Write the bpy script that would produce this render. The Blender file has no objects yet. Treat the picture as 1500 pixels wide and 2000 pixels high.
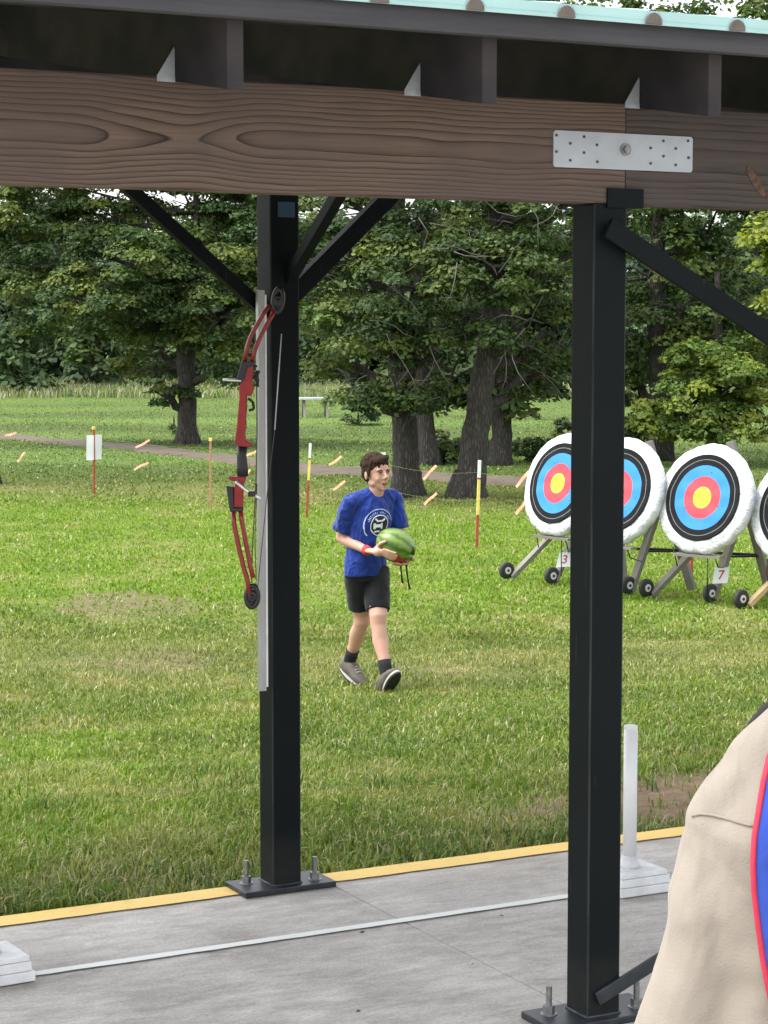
import bpy, bmesh, math, random
import numpy as np
from mathutils import Vector, Matrix, Euler
from mathutils.bvhtree import BVHTree

random.seed(7)
RNG = np.random.default_rng(11)
SC = bpy.context.scene
COL = SC.collection

# ------------------------------------------------------------------ camera
F = 4200.0                      # focal length in pixels of the 1500 x 2000 photograph
CAM = Vector((0.0, 0.0, 1.91))
PITCH = math.atan(360.0 / F)
cam_d = bpy.data.cameras.new('camera')
cam = bpy.data.objects.new('camera', cam_d)
COL.objects.link(cam)
cam.location = CAM
cam.rotation_euler = (math.pi / 2 - PITCH, 0, 0)
cam_d.sensor_fit = 'VERTICAL'
cam_d.sensor_height = 24.0
cam_d.lens = 24.0 * F / 2000.0
cam_d.clip_start = 0.05
cam_d.clip_end = 2000.0
SC.camera = cam

# ------------------------------------------------------------------ light
SUN_EL, SUN_AZ = math.radians(64), math.radians(-96)
world = bpy.data.worlds.new('World')
SC.world = world
world.use_nodes = True
wn, wl = world.node_tree.nodes, world.node_tree.links
wn.clear()
wo = wn.new('ShaderNodeOutputWorld')
bg = wn.new('ShaderNodeBackground')
sky = wn.new('ShaderNodeTexSky')
sky.sky_type = 'NISHITA'
sky.sun_disc = False
sky.sun_elevation = SUN_EL
sky.sun_rotation = SUN_AZ
sky.air_density = 1.0
sky.dust_density = 3.0
hs = wn.new('ShaderNodeHueSaturation')
hs.inputs['Saturation'].default_value = 0.22
hs.inputs['Value'].default_value = 1.25
wl.new(sky.outputs[0], hs.inputs['Color'])
wl.new(hs.outputs[0], bg.inputs['Color'])
bg.inputs['Strength'].default_value = 0.15
wl.new(bg.outputs[0], wo.inputs['Surface'])

sd = bpy.data.lights.new('sun', 'SUN')
sd.energy = 0.95
sd.angle = math.radians(40)
sd.color = (1.0, 0.96, 0.88)
sun = bpy.data.objects.new('sun', sd)
COL.objects.link(sun)
# sun behind thin cloud, high on the left
sdir = Vector((math.sin(SUN_AZ) * math.cos(SUN_EL), math.cos(SUN_AZ) * math.cos(SUN_EL), math.sin(SUN_EL)))
sun.rotation_euler = sdir.to_track_quat('Z', 'Y').to_euler()

SC.view_settings.view_transform = 'Standard'
SC.view_settings.look = 'None'
SC.view_settings.gamma = 1.0
SC.view_settings.exposure = 1.5
SC.view_settings.use_curve_mapping = False
SC.render.engine = 'CYCLES'
SC.cycles.max_bounces = 6
SC.cycles.diffuse_bounces = 3
SC.cycles.transmission_bounces = 3
SC.cycles.transparent_max_bounces = 4

# ------------------------------------------------------------------ projection helpers
cp, sp = math.cos(PITCH), math.sin(PITCH)
def ray(px, py):
    x = (px - 750.0) / F
    z = (1000.0 - py) / F
    return Vector((x, cp + z * sp, -sp + z * cp))
def at(px, py, Y):
    """the point at forward distance Y that lies in direction (px, py)"""
    r = ray(px, py)
    return CAM + r * (Y / r.y)

# the shelter's own frame: u along the slab edge, v out towards the lawn
ANG = math.radians(27.8)
E = Vector((math.cos(ANG), math.sin(ANG), 0))
N = Vector((-math.sin(ANG), math.cos(ANG), 0))
ORG = Vector((0.58, 5.833, 0))
def uv(u, v, z=0.0):
    return ORG + E * u + N * v + Vector((0, 0, z))
def plane_v(px, py, v):
    """(u, z) where the line of sight meets the upright plane at v"""
    r = ray(px, py)
    p0 = ORG + N * v
    t = (p0 - CAM).dot(N) / r.dot(N)
    p = CAM + r * t
    return (p - ORG).dot(E), p.z
V_EDGE = 1.755

# ------------------------------------------------------------------ noise and ground shape
def _hash(ix, iy, s):
    h = (ix.astype(np.int64) * 374761393 + iy.astype(np.int64) * 668265263 + s * 974634777) & 0x7fffffff
    h = ((h ^ (h >> 13)) * 1274126177) & 0x7fffffff
    h = h ^ (h >> 16)
    return (h & 0xffff) / 65535.0
def vn(x, y, s=0):
    ix, iy = np.floor(x), np.floor(y)
    fx, fy = x - ix, y - iy
    fx = fx * fx * (3 - 2 * fx); fy = fy * fy * (3 - 2 * fy)
    a, b = _hash(ix, iy, s), _hash(ix + 1, iy, s)
    c, d = _hash(ix, iy + 1, s), _hash(ix + 1, iy + 1, s)
    return (a * (1 - fx) + b * fx) * (1 - fy) + (c * (1 - fx) + d * fx) * fy
def fbm(x, y, s=0, o=4):
    r, a, t = 0, 0.5, 0
    for k in range(o):
        r = r + a * vn(x * 2 ** k, y * 2 ** k, s + k * 17); t += a; a *= 0.55
    return r / t
def sstep(a, b, x):
    t = np.clip((x - a) / (b - a), 0, 1)
    return t * t * (3 - 2 * t)
def vdist(X, Y):
    return (X - ORG.x) * N.x + (Y - ORG.y) * N.y - V_EDGE
def gz_arr(X, Y):
    X = np.asarray(X, float); Y = np.asarray(Y, float)
    s = vdist(X, Y)
    z = -0.035 - 0.465 * sstep(0.0, 7.0, s)
    z = z + (fbm(X * 1.3, Y * 1.3, 3) - 0.5) * 0.05 * sstep(0, 1, s)
    z = z + (fbm(X * 0.12, Y * 0.12, 8) - 0.5) * 0.30 * sstep(28, 50, Y)
    z = np.where(s < 0, -0.14, z)
    return z
def gz(x, y):
    return float(gz_arr(np.array([x]), np.array([y]))[0])
def ground(px, py):
    r = ray(px, py)
    z = -0.5
    for _ in range(12):
        t = (z - CAM.z) / r.z
        p = CAM + r * t
        z = 0.5 * z + 0.5 * gz(p.x, p.y)
    return Vector((p.x, p.y, gz(p.x, p.y)))

def path_mask(X, Y):
    m = np.zeros_like(X)
    for a, b in zip(PATH[:-1], PATH[1:]):
        ax, ay = a; bx_, by_ = b
        dx, dy = bx_ - ax, by_ - ay
        t = np.clip(((X - ax) * dx + (Y - ay) * dy) / (dx * dx + dy * dy), 0, 1)
        d = np.hypot(X - ax - t * dx, Y - ay - t * dy)
        m = np.maximum(m, 1 - d)
    return m    # 1 on the centre line, 0 one metre away
PATH = [(-30.0, 53.0)] + [(ground(px, py).x, ground(px, py).y) for px, py in
        [(0, 853), (250, 872), (500, 903), (720, 922), (960, 938), (1060, 944)]] + [(6.5, 30.5), (14, 26)]

def dirt_arr(X, Y):
    """bare soil: worn spots near the slab and under the trees"""
    n = fbm(X * 3.0, Y * 3.0, 41)
    d = np.zeros_like(X)
    for (cx, cy, r, k) in DIRT:
        d = np.maximum(d, k * sstep(1.0, 0.35, np.hypot(X - cx, (Y - cy) * 0.7) / r + (n - 0.5) * 1.1))
    return d
_g = [ground(*p) for p in [(1350, 1545), (1080, 1580), (520, 1180), (240, 1178), (300, 1290), (900, 1330)]]
DIRT = [(_g[0].x, _g[0].y, 0.75, 1.0), (_g[1].x, _g[1].y, 0.35, 0.9), (_g[2].x, _g[2].y, .45, .45), (_g[3].x, _g[3].y, 0.9, 0.6),
        (_g[4].x, _g[4].y, 0.7, 0.45), (_g[5].x, _g[5].y, 0.8, 0.4)]
def grass_col(X, Y):
    s = vdist(X, Y)
    n1 = fbm(X * 0.55, Y * 0.35, 21); n2 = fbm(X * 2.1, Y * 1.6, 22); n3 = fbm(X * 0.16, Y * 0.5, 23)
    green = np.array([.100, .178, .020]); vivid = np.array([.145, .250, .018]); olive = np.array([.155, .195, .040])
    straw = np.array([.32, .29, .14]); dark = np.array([.060, .115, .018])
    c = green[None] * (1 - n1[:, None]) + olive[None] * n1[:, None]
    viv = sstep(16.5, 19.5, Y + (n1 - .5) * 3) * sstep(31, 27, Y + (n2 - .5) * 3 + X * .25)
    viv = np.maximum(viv * 0.85, sstep(.52, .72, n1) * 0.6 * sstep(15, 12, Y))
    c = c * (1 - viv[:, None]) + vivid[None] * viv[:, None]
    st = sstep(.55, .80, n2) * 0.40 + 0.30 * np.exp(-((Y - 15.3 - (n3 - .5) * 3) / 1.6) ** 2) + 0.30 * np.exp(-((Y - 30.5 + X * .4) / 1.6) ** 2)
    st = np.clip(st, 0, .8)
    c = c * (1 - st[:, None]) + straw[None] * st[:, None]
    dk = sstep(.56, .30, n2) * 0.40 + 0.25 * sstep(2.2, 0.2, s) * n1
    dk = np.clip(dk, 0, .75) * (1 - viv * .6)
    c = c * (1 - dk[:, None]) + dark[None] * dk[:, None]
    far = sstep(30, 38, Y)
    band = 0.5 + 0.5 * np.sin((Y + X * .12) * .8 + n3 * 4)
    fc = np.array([.098, .168, .036])[None] * (0.75 + 0.5 * band[:, None]) + np.array([.03, .02, .008])[None] * (n1[:, None] - .4)
    c = c * (1 - far[:, None]) + fc * far[:, None]
    return np.clip(c, 0.01, 1)
SOIL = np.array([.17, .125, .09])

# ------------------------------------------------------------------ object helpers
def props(o, label=None, cat=None, group=None, kind=None):
    if label: o['label'] = label
    if cat: o['category'] = cat
    if group: o['group'] = group
    if kind: o['kind'] = kind
    return o
def empty(name, loc=(0, 0, 0), rz=0.0, label=None, cat=None, group=None):
    o = bpy.data.objects.new(name, None)
    o.empty_display_size = 0.1
    COL.objects.link(o)
    o.location = loc; o.rotation_euler = (0, 0, rz)
    return props(o, label, cat, group)
def copy_tree(o, parent=None):
    c = o.copy(); COL.objects.link(c); c.parent = parent
    for ch in list(o.children):
        copy_tree(ch, c)
    return c

class MB:
    """collects shapes and links them as one mesh object"""
    def __init__(s):
        s.v, s.f, s.m, s.sm = [], [], [], []
    def add(s, vs, fs, m=0, sm=False):
        b = len(s.v)
        s.v += [tuple(v) for v in vs]
        for f in fs:
            s.f.append(tuple(b + i for i in f)); s.m.append(m); s.sm.append(sm)
    def box(s, c, d, R=None, m=0, bev=0.0):
        hx, hy, hz = d[0] / 2, d[1] / 2, d[2] / 2
        c = Vector(c)
        if bev <= 0:
            vs = [Vector((x * hx, y * hy, z * hz)) for x in (-1, 1) for y in (-1, 1) for z in (-1, 1)]
            fs = [(0, 1, 3, 2), (4, 6, 7, 5), (0, 4, 5, 1), (2, 3, 7, 6), (0, 2, 6, 4), (1, 5, 7, 3)]
        else:
            bm = bmesh.new(); bmesh.ops.create_cube(bm, size=1)
            for v in bm.verts: v.co = Vector((v.co.x * d[0], v.co.y * d[1], v.co.z * d[2]))
            bmesh.ops.bevel(bm, geom=list(bm.edges), offset=bev, segments=2, affect='EDGES', profile=.6)
            bm.verts.index_update()
            vs = [v.co.copy() for v in bm.verts]; fs = [tuple(v.index for v in f.verts) for f in bm.faces]; bm.free()
        if R is not None: vs = [R @ v for v in vs]
        s.add([c + v for v in vs], fs, m)
        return s
    def bar(s, a, b, w, h, up=(0, 0, 1), m=0, bev=0.0):
        a, b = Vector(a), Vector(b); d = b - a; L = d.length
        x = d.normalized(); upv = Vector(up)
        y = upv.cross(x)
        if y.length < 1e-4: y = Vector((0, 1, 0))
        y.normalize(); z = x.cross(y)
        R = Matrix((x, y, z)).transposed()
        return s.box((a + b) / 2, (L, w, h), R, m, bev)
    def tube(s, path, rad, n=10, m=0, caps=True, flat=1.0, up=(0, 0, 1), sm=True):
        path = [Vector(p) for p in path]
        if not hasattr(rad, '__len__'): rad = [rad] * len(path)
        vs, fs = [], []
        prev = None
        for i, p in enumerate(path):
            d = (path[min(i + 1, len(path) - 1)] - path[max(i - 1, 0)]).normalized()
            if prev is None:
                a = Vector(up).cross(d)
                if a.length < 1e-3: a = Vector((1, 0, 0)).cross(d)
            else:
                a = prev - d * prev.dot(d)
            a.normalize(); prev = a
            b = d.cross(a)
            for k in range(n):
                t = 2 * math.pi * k / n
                vs.append(p + a * (rad[i] * math.cos(t)) + b * (rad[i] * flat * math.sin(t)))
        for i in range(len(path) - 1):
            for k in range(n):
                k2 = (k + 1) % n
                fs.append((i * n + k, i * n + k2, (i + 1) * n + k2, (i + 1) * n + k))
        if caps:
            fs.append(tuple(range(n - 1, -1, -1)))
            fs.append(tuple((len(path) - 1) * n + k for k in range(n)))
        s.add(vs, fs, m, sm)
        return s
    def ell(s, c, r, R=None, nu=16, nv=10, m=0):
        c = Vector(c)
        if not hasattr(r, '__len__'): r = (r, r, r)
        vs = [Vector((0, 0, r[2]))]
        for i in range(1, nv):
            a = math.pi * i / nv
            for k in range(nu):
                t = 2 * math.pi * k / nu
                vs.append(Vector((r[0] * math.sin(a) * math.cos(t), r[1] * math.sin(a) * math.sin(t), r[2] * math.cos(a))))
        vs.append(Vector((0, 0, -r[2])))
        fs = [(0, 1 + k, 1 + (k + 1) % nu) for k in range(nu)]
        for i in range(nv - 2):
            for k in range(nu):
                a = 1 + i * nu + k; b = 1 + i * nu + (k + 1) % nu
                fs.append((a, a + nu, b + nu, b))
        l = len(vs) - 1
        fs += [(l, l - nu + (k + 1) % nu, l - nu + k) for k in range(nu)]
        if R is not None: vs = [R @ v for v in vs]
        s.add([c + v for v in vs], fs, m, True)
        return s
    def rings(s, rs, m=0, caps=True, sm=True):
        """loft: rs is a list of rings, each a list of points"""
        n = len(rs[0]); vs = [p for r in rs for p in r]; fs = []
        for i in range(len(rs) - 1):
            for k in range(n):
                k2 = (k + 1) % n
                fs.append((i * n + k, i * n + k2, (i + 1) * n + k2, (i + 1) * n + k))
        if caps:
            fs.append(tuple(range(n - 1, -1, -1)))
            fs.append(tuple((len(rs) - 1) * n + k for k in range(n)))
        s.add(vs, fs, m, sm)
        return s
    def prism(s, pts, off, m=0):
        """closed outline (3d points) pushed by the vector off"""
        n = len(pts); off = Vector(off)
        vs = [Vector(p) for p in pts] + [Vector(p) + off for p in pts]
        fs = [tuple(range(n)), tuple(range(2 * n - 1, n - 1, -1))]
        for k in range(n):
            k2 = (k + 1) % n
            fs.append((k, k + n, k2 + n, k2))
        s.add(vs, fs, m)
        return s
    def build(s, name, mats, parent=None, bevel=0.0, label=None):
        me = bpy.data.meshes.new(name)
        me.from_pydata(s.v, [], s.f)
        if not isinstance(mats, (list, tuple)): mats = [mats]
        for mt in mats: me.materials.append(mt)
        me.polygons.foreach_set('material_index', s.m)
        me.polygons.foreach_set('use_smooth', s.sm)
        me.update()
        bm = bmesh.new(); bm.from_mesh(me)
        bmesh.ops.recalc_face_normals(bm, faces=list(bm.faces)); bm.to_mesh(me); bm.free()
        o = bpy.data.objects.new(name, me)
        COL.objects.link(o); o.parent = parent
        if bevel:
            b = o.modifiers.new('bevel', 'BEVEL'); b.width = bevel; b.segments = 2; b.limit_method = 'ANGLE'
        if label: o['label'] = label
        return o

def np_mesh(name, verts, faces4=None, loops=None, sizes=None, mats=None, col=None, parent=None, smooth=False):
    me = bpy.data.meshes.new(name)
    nv = len(verts)
    if faces4 is not None:
        loops = faces4.reshape(-1); sizes = np.full(len(faces4), faces4.shape[1], dtype=np.int32)
    me.vertices.add(nv); me.vertices.foreach_set('co', verts.astype(np.float32).reshape(-1))
    me.loops.add(len(loops)); me.loops.foreach_set('vertex_index', loops.astype(np.int32))
    starts = np.concatenate([[0], np.cumsum(sizes)[:-1]]).astype(np.int32)
    me.polygons.add(len(sizes)); me.polygons.foreach_set('loop_start', starts)
    me.polygons.foreach_set('loop_total', sizes.astype(np.int32))
    if smooth: me.polygons.foreach_set('use_smooth', np.ones(len(sizes), dtype=bool))
    if col is not None:
        a = me.attributes.new('tint', 'FLOAT_COLOR', 'POINT')
        c4 = np.ones((nv, 4), np.float32); c4[:, :3] = col
        a.data.foreach_set('color', c4.reshape(-1))
    me.update(calc_edges=True)
    for mt in (mats or []): me.materials.append(mt)
    o = bpy.data.objects.new(name, me); COL.objects.link(o); o.parent = parent
    return o

# ------------------------------------------------------------------ materials
def new_mat(name):
    m = bpy.data.materials.new(name); m.use_nodes = True
    nt = m.node_tree; b = nt.nodes['Principled BSDF']
    return m, nt, b
def N_(nt, t, **kw):
    n = nt.nodes.new(t)
    for k, v in kw.items():
        if k in n.inputs: n.inputs[k].default_value = v
        else: setattr(n, k, v)
    return n
def math_(nt, op, a, b=None, c=None):
    n = nt.nodes.new('ShaderNodeMath'); n.operation = op
    for i, x in enumerate((a, b, c)):
        if x is None: continue
        if isinstance(x, (int, float)): n.inputs[i].default_value = x
        else: nt.links.new(x, n.inputs[i])
    return n.outputs[0]
def ramp(nt, fac, stops, interp='LINEAR'):
    r = nt.nodes.new('ShaderNodeValToRGB'); r.color_ramp.interpolation = interp
    e = r.color_ramp.elements
    while len(e) < len(stops): e.new(0.5)
    for x, (p, c) in zip(e, stops):
        x.position = p; x.color = (c[0], c[1], c[2], 1)
    nt.links.new(fac, r.inputs[0]); return r.outputs[0]
def mixc(nt, fac, a, b, mode='MIX'):
    n = nt.nodes.new('ShaderNodeMix'); n.data_type = 'RGBA'; n.blend_type = mode
    for idx, x in ((0, fac), (6, a), (7, b)):
        if isinstance(x, (int, float)): n.inputs[idx].default_value = x
        elif isinstance(x, tuple): n.inputs[idx].default_value = (x[0], x[1], x[2], 1)
        else: nt.links.new(x, n.inputs[idx])
    return n.outputs[2]
def coords(nt, scale=(1, 1, 1), kind='Object'):
    tc = nt.nodes.new('ShaderNodeTexCoord'); mp = nt.nodes.new('ShaderNodeMapping')
    mp.inputs['Scale'].default_value = scale
    nt.links.new(tc.outputs[kind], mp.inputs[0]); return mp.outputs[0]
def noise(nt, vec, scale, detail=4, rough=.55, dist=0):
    n = N_(nt, 'ShaderNodeTexNoise', Scale=scale, Detail=detail, Roughness=rough, Distortion=dist)
    if vec is not None: nt.links.new(vec, n.inputs['Vector'])
    return n.outputs[0]
def bump(nt, b, h, strength=.3, dist=.01):
    n = N_(nt, 'ShaderNodeBump', Strength=strength, Distance=dist)
    nt.links.new(h, n.inputs['Height']); nt.links.new(n.outputs[0], b.inputs['Normal'])
def simple(name, c, rough=.6, metal=0.0, var=.15, scale=8.0, bmp=.1, bdist=.004, spec=None, stretch=(1, 1, 1)):
    m, nt, b = new_mat(name)
    v = coords(nt, stretch)
    n = noise(nt, v, scale, 5)
    lo = tuple(x * (1 - var) for x in c); hi = tuple(min(1, x * (1 + var)) for x in c)
    nt.links.new(ramp(nt, n, [(.3, lo), (.7, hi)]), b.inputs['Base Color'])
    b.inputs['Roughness'].default_value = rough; b.inputs['Metallic'].default_value = metal
    if spec is not None: b.inputs['Specular IOR Level'].default_value = spec
    if bmp: bump(nt, b, noise(nt, v, scale * 6, 4), bmp, bdist)
    return m
M = {}
def leaf_mat(name, transl=.35, rough=.55, mul=1.0):
    m, nt, b = new_mat(name)
    a = nt.nodes.new('ShaderNodeAttribute'); a.attribute_name = 'tint'
    c = mixc(nt, 1.0, a.outputs['Color'], (mul, mul, mul), 'MULTIPLY')
    nt.links.new(c, b.inputs['Base Color'])
    b.inputs['Roughness'].default_value = rough
    b.inputs['Specular IOR Level'].default_value = .25
    t = nt.nodes.new('ShaderNodeBsdfTranslucent')
    nt.links.new(mixc(nt, 1.0, c, (1.0, 1.15, .55), 'MULTIPLY'), t.inputs[0])
    mx = nt.nodes.new('ShaderNodeMixShader'); mx.inputs[0].default_value = transl
    out = nt.nodes['Material Output']
    nt.links.new(b.outputs[0], mx.inputs[1]); nt.links.new(t.outputs[0], mx.inputs[2]); nt.links.new(mx.outputs[0], out.inputs[0])
    return m
M['leaf'] = leaf_mat('leaf')
M['grass'] = leaf_mat('grass blade', .3, .6)

def mat_ground():
    m, nt, b = new_mat('lawn soil and turf')
    a = nt.nodes.new('ShaderNodeAttribute'); a.attribute_name = 'tint'
    v = coords(nt)
    n1 = noise(nt, v, 14, 6, .7); n2 = noise(nt, v, 60, 3, .7)
    f = math_(nt, 'ADD', math_(nt, 'MULTIPLY', n1, .9), math_(nt, 'MULTIPLY', n2, .7))
    c = mixc(nt, 1.0, a.outputs['Color'], ramp(nt, f, [(.45, (.55, .55, .5)), (1.05, (1.45, 1.42, 1.35))]), 'MULTIPLY')
    nt.links.new(c, b.inputs['Base Color'])
    b.inputs['Roughness'].default_value = .9; b.inputs['Specular IOR Level'].default_value = .1
    bump(nt, b, f, .8, .04)
    return m
M['ground'] = mat_ground()

def mat_concrete():
    m, nt, b = new_mat('worn concrete')
    v = coords(nt)
    big = noise(nt, v, 1.6, 6, .6); mid = noise(nt, coords(nt, (1, 3.5, 1)), 7, 6, .65); fine = noise(nt, v, 110, 3, .6)
    c = ramp(nt, big, [(.30, (.30, .278, .25)), (.5, (.40, .378, .35)), (.72, (.47, .452, .425))])
    c = mixc(nt, 1.0, c, ramp(nt, mid, [(.3, (.78, .76, .74)), (.7, (1.14, 1.14, 1.14))]), 'MULTIPLY')
    c = mixc(nt, 1.0, c, ramp(nt, fine, [(.3, (.82, .82, .82)), (.7, (1.15, 1.15, 1.15))]), 'MULTIPLY')
    crk = noise(nt, coords(nt, (.7, 1.6, 1)), 5.0, 7, .72, .8)
    c = mixc(nt, 1.0, c, ramp(nt, crk, [(.32, (.76, .74, .72)), (.5, (1.0, 1.0, 1.0)), (.68, (1.16, 1.16, 1.15))]), 'MULTIPLY')
    st = noise(nt, coords(nt, (1.0, 2.2, 1)), 3.2, 3, .5, .6)
    c = mixc(nt, math_(nt, 'MULTIPLY', ramp(nt, st, [(.66, (0, 0, 0)), (.74, (1, 1, 1))]), .45), c, (.12, .10, .09))
    nt.links.new(c, b.inputs['Base Color'])
    nt.links.new(ramp(nt, mid, [(.2, (.6, .6, .6)), (.8, (.85, .85, .85))]), b.inputs['Roughness'])
    bump(nt, b, math_(nt, 'ADD', fine, math_(nt, 'MULTIPLY', mid, 1.5)), .35, .003)
    return m
M['concrete'] = mat_concrete()
def mat_paint(name, c, under, wear=.62, rough=.55):
    m, nt, b = new_mat(name)
    v = coords(nt)
    n = noise(nt, v, 22, 6, .75); n2 = noise(nt, v, 2.5, 4)
    cc = ramp(nt, n2, [(.3, tuple(x * .88 for x in c)), (.7, c)])
    f = ramp(nt, n, [(wear, (0, 0, 0)), (wear + .06, (1, 1, 1))])
    nt.links.new(mixc(nt, f, cc, under), b.inputs['Base Color'])
    b.inputs['Roughness'].default_value = rough
    bump(nt, b, noise(nt, v, 90, 3), .2, .002)
    return m
M['yellow'] = mat_paint('yellow edge paint', (.74, .50, .11), (.34, .30, .25), .62)
M['whiteline'] = mat_paint('white line paint', (.70, .70, .66), (.34, .32, .30), .62)

def mat_wood(name, dark, light, amp=.11, sc=.55, off=0.0, spacing=.021, line=.55, stain=.5):
    """flat-sawn board: growth rings cut lengthwise. x runs along the board, z up"""
    m, nt, b = new_mat(name)
    tc = nt.nodes.new('ShaderNodeTexCoord')
    sep = nt.nodes.new('ShaderNodeSeparateXYZ'); nt.links.new(tc.outputs['Object'], sep.inputs[0])
    x, y, z = sep.outputs
    cx = nt.nodes.new('ShaderNodeCombineXYZ')
    nt.links.new(math_(nt, 'ADD', math_(nt, 'MULTIPLY', x, sc), off), cx.inputs[0])
    w = noise(nt, cx.outputs[0], 2.0, 1.5, .4)
    w = math_(nt, 'MULTIPLY', math_(nt, 'SUBTRACT', w, .46), amp * 6)
    wob_v = coords(nt, (1.3, 6, 9))
    wob = math_(nt, 'MULTIPLY', math_(nt, 'SUBTRACT', noise(nt, wob_v, 1.4, 3, .5), .5), .035)
    zz = math_(nt, 'ADD', math_(nt, 'ADD', z, .006), wob)
    r = math_(nt, 'SQRT', math_(nt, 'ADD', math_(nt, 'MULTIPLY', zz, zz), math_(nt, 'ADD', math_(nt, 'MULTIPLY', w, w), math_(nt, 'MULTIPLY', y, y))))
    rr = math_(nt, 'ADD', r, math_(nt, 'MULTIPLY', math_(nt, 'MULTIPLY', r, r), 4.0))
    rr = math_(nt, 'ADD', rr, math_(nt, 'MULTIPLY', math_(nt, 'SUBTRACT', noise(nt, coords(nt, (.8, 1, 3)), 3.0, 2, .5), .5), .02))
    ring = math_(nt, 'FRACT', math_(nt, 'DIVIDE', rr, spacing))
    c = ramp(nt, ring, [(0, light), (.50, tuple(a * .86 + d * .14 for a, d in zip(light, dark))), (.84, tuple(d * line + a * (1 - line) for a, d in zip(light, dark))), (.93, dark), (1.0, light)])
    c = mixc(nt, ramp(nt, rr, [(spacing * .6, (.6, .6, .6)), (spacing * .8, (0, 0, 0))]), c, tuple(q * 1.5 for q in dark))
    fib = noise(nt, coords(nt, (2.0, 60, 60)), 3, 4, .6)
    c = mixc(nt, 1.0, c, ramp(nt, fib, [(.3, (.82, .82, .82)), (.7, (1.14, 1.13, 1.12))]), 'MULTIPLY')
    blot = noise(nt, coords(nt, (1.2, 1, 1.6)), 2.6, 3, .5)
    c = mixc(nt, math_(nt, 'MULTIPLY', ramp(nt, blot, [(.44, (0, 0, 0)), (.62, (1, 1, 1))]), stain), c, (.075, .060, .055))
    nt.links.new(c, b.inputs['Base Color'])
    b.inputs['Roughness'].default_value = .78; b.inputs['Specular IOR Level'].default_value = .25
    bump(nt, b, math_(nt, 'ADD', ring, fib), .25, .0015)
    return m
M['beam'] = mat_wood('pressure treated pine', (.020, .013, .010), (.138, .096, .072), amp=.055, sc=.60, off=1.3, spacing=.019, stain=.42)
M['beam_grey'] = mat_wood('weathered grey pine', (.026, .021, .018), (.075, .060, .050), amp=.05, off=3.7, spacing=.03, stain=.45)
M['rafter'] = mat_wood('dark roof timber', (.009, .009, .012), (.021, .021, .025), amp=.05, off=7.3, spacing=.05, stain=.4)
M['board'] = mat_wood('grey weathered board', (.13, .12, .105), (.24, .225, .20), amp=.1, off=2.1, spacing=.012, stain=.2)
M['newboard'] = mat_wood('fresh pine board', (.36, .24, .12), (.52, .39, .22), amp=.1, off=5.1, spacing=.012, stain=.05)

def mat_post(worn=False):
    m, nt, b = new_mat('dark green post enamel' + (' worn at the corners' if worn else ''))
    v = coords(nt)
    n = noise(nt, v, 2.2, 5, .6); sc = noise(nt, coords(nt, (60, 60, 2.2)), 1.6, 4, .7)
    c = ramp(nt, n, [(.3, (.0022, .0040, .0046)), (.7, (.0045, .0075, .0080))])
    c = mixc(nt, math_(nt, 'MULTIPLY', ramp(nt, sc, [(.66, (0, 0, 0)), (.74, (1, 1, 1))]), .30), c, (.16, .17, .17))
    if worn:
        tc = nt.nodes.new('ShaderNodeTexCoord'); sp_ = nt.nodes.new('ShaderNodeSeparateXYZ'); nt.links.new(tc.outputs['Object'], sp_.inputs[0])
        ex = math_(nt, 'MULTIPLY', math_(nt, 'GREATER_THAN', math_(nt, 'ABSOLUTE', sp_.outputs[0]), .0485), math_(nt, 'GREATER_THAN', math_(nt, 'ABSOLUTE', sp_.outputs[1]), .0485))
        wn_ = noise(nt, coords(nt, (30, 30, 1.5)), 3.0, 4, .6)
        c = mixc(nt, math_(nt, 'MULTIPLY', ex, ramp(nt, wn_, [(.35, (.15, .15, .15)), (.7, (.75, .75, .75))])), c, (.045, .055, .055))
        low = math_(nt, 'MULTIPLY', ramp(nt, math_(nt, 'ADD', sp_.outputs[2], math_(nt, 'MULTIPLY', noise(nt, v, 9, 4), .25)), [(.12, (1, 1, 1)), (.34, (0, 0, 0))]), .22)
        c = mixc(nt, low, c, (.07, .065, .058))
    nt.links.new(c, b.inputs['Base Color'])
    nt.links.new(ramp(nt, n, [(.2, (.5, .5, .5)), (.8, (.7, .7, .7))]), b.inputs['Roughness'])
    b.inputs['Specular IOR Level'].default_value = .12
    bump(nt, b, noise(nt, v, 140, 3), .12, .001)
    return m

M['post'] = mat_post(); M['postw'] = mat_post(True)
M['steel'] = simple('scuffed steel plate', (.022, .026, .030), .42, .2, .35, 20, .15, .001)
M['galv'] = simple('galvanised plate', (.36, .38, .40), .48, .35, .12, 9, .06, .001)
M['tie'] = simple('galvanised tie', (.50, .53, .55), .4, .5, .15, 30, .06, .001)
M['bolt'] = simple('zinc bolt', (.22, .22, .215), .4, .6, .3, 60, .1, .001)
M['nail'] = simple('nail head', (.06, .055, .05), .6, .3, .2, 60, 0)
M['roofpanel'] = simple('teal roof sheet', (.36, .56, .53), .4, .1, .08, 5, .05, .002)
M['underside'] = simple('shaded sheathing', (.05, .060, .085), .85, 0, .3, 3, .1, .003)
M['foam'] = simple('foam rib closure', (.13, .105, .09), .9, 0, .2, 30, .2, .002)
M['whitewood'] = simple('white painted wood', (.64, .64, .64), .6, 0, .16, 12, .35, .004)
M['pvc'] = simple('white plastic pipe', (.68, .68, .67), .35, 0, .04, 6, .03, .001)
M['channel'] = simple('aluminium channel', (.34, .34, .33), .45, .5, .25, 14, .1, .001, stretch=(1, 1, .2))
M['edgewhite'] = simple('pale channel lip', (.70, .71, .70), .5, 0, .12, 20, .1, .001)
M['blackrubber'] = simple('black rubber', (.022, .023, .024), .7, 0, .2, 30, .2, .002)
M['hub'] = simple('white wheel hub', (.62, .62, .60), .5, 0, .1, 20, .05, .001)
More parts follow.
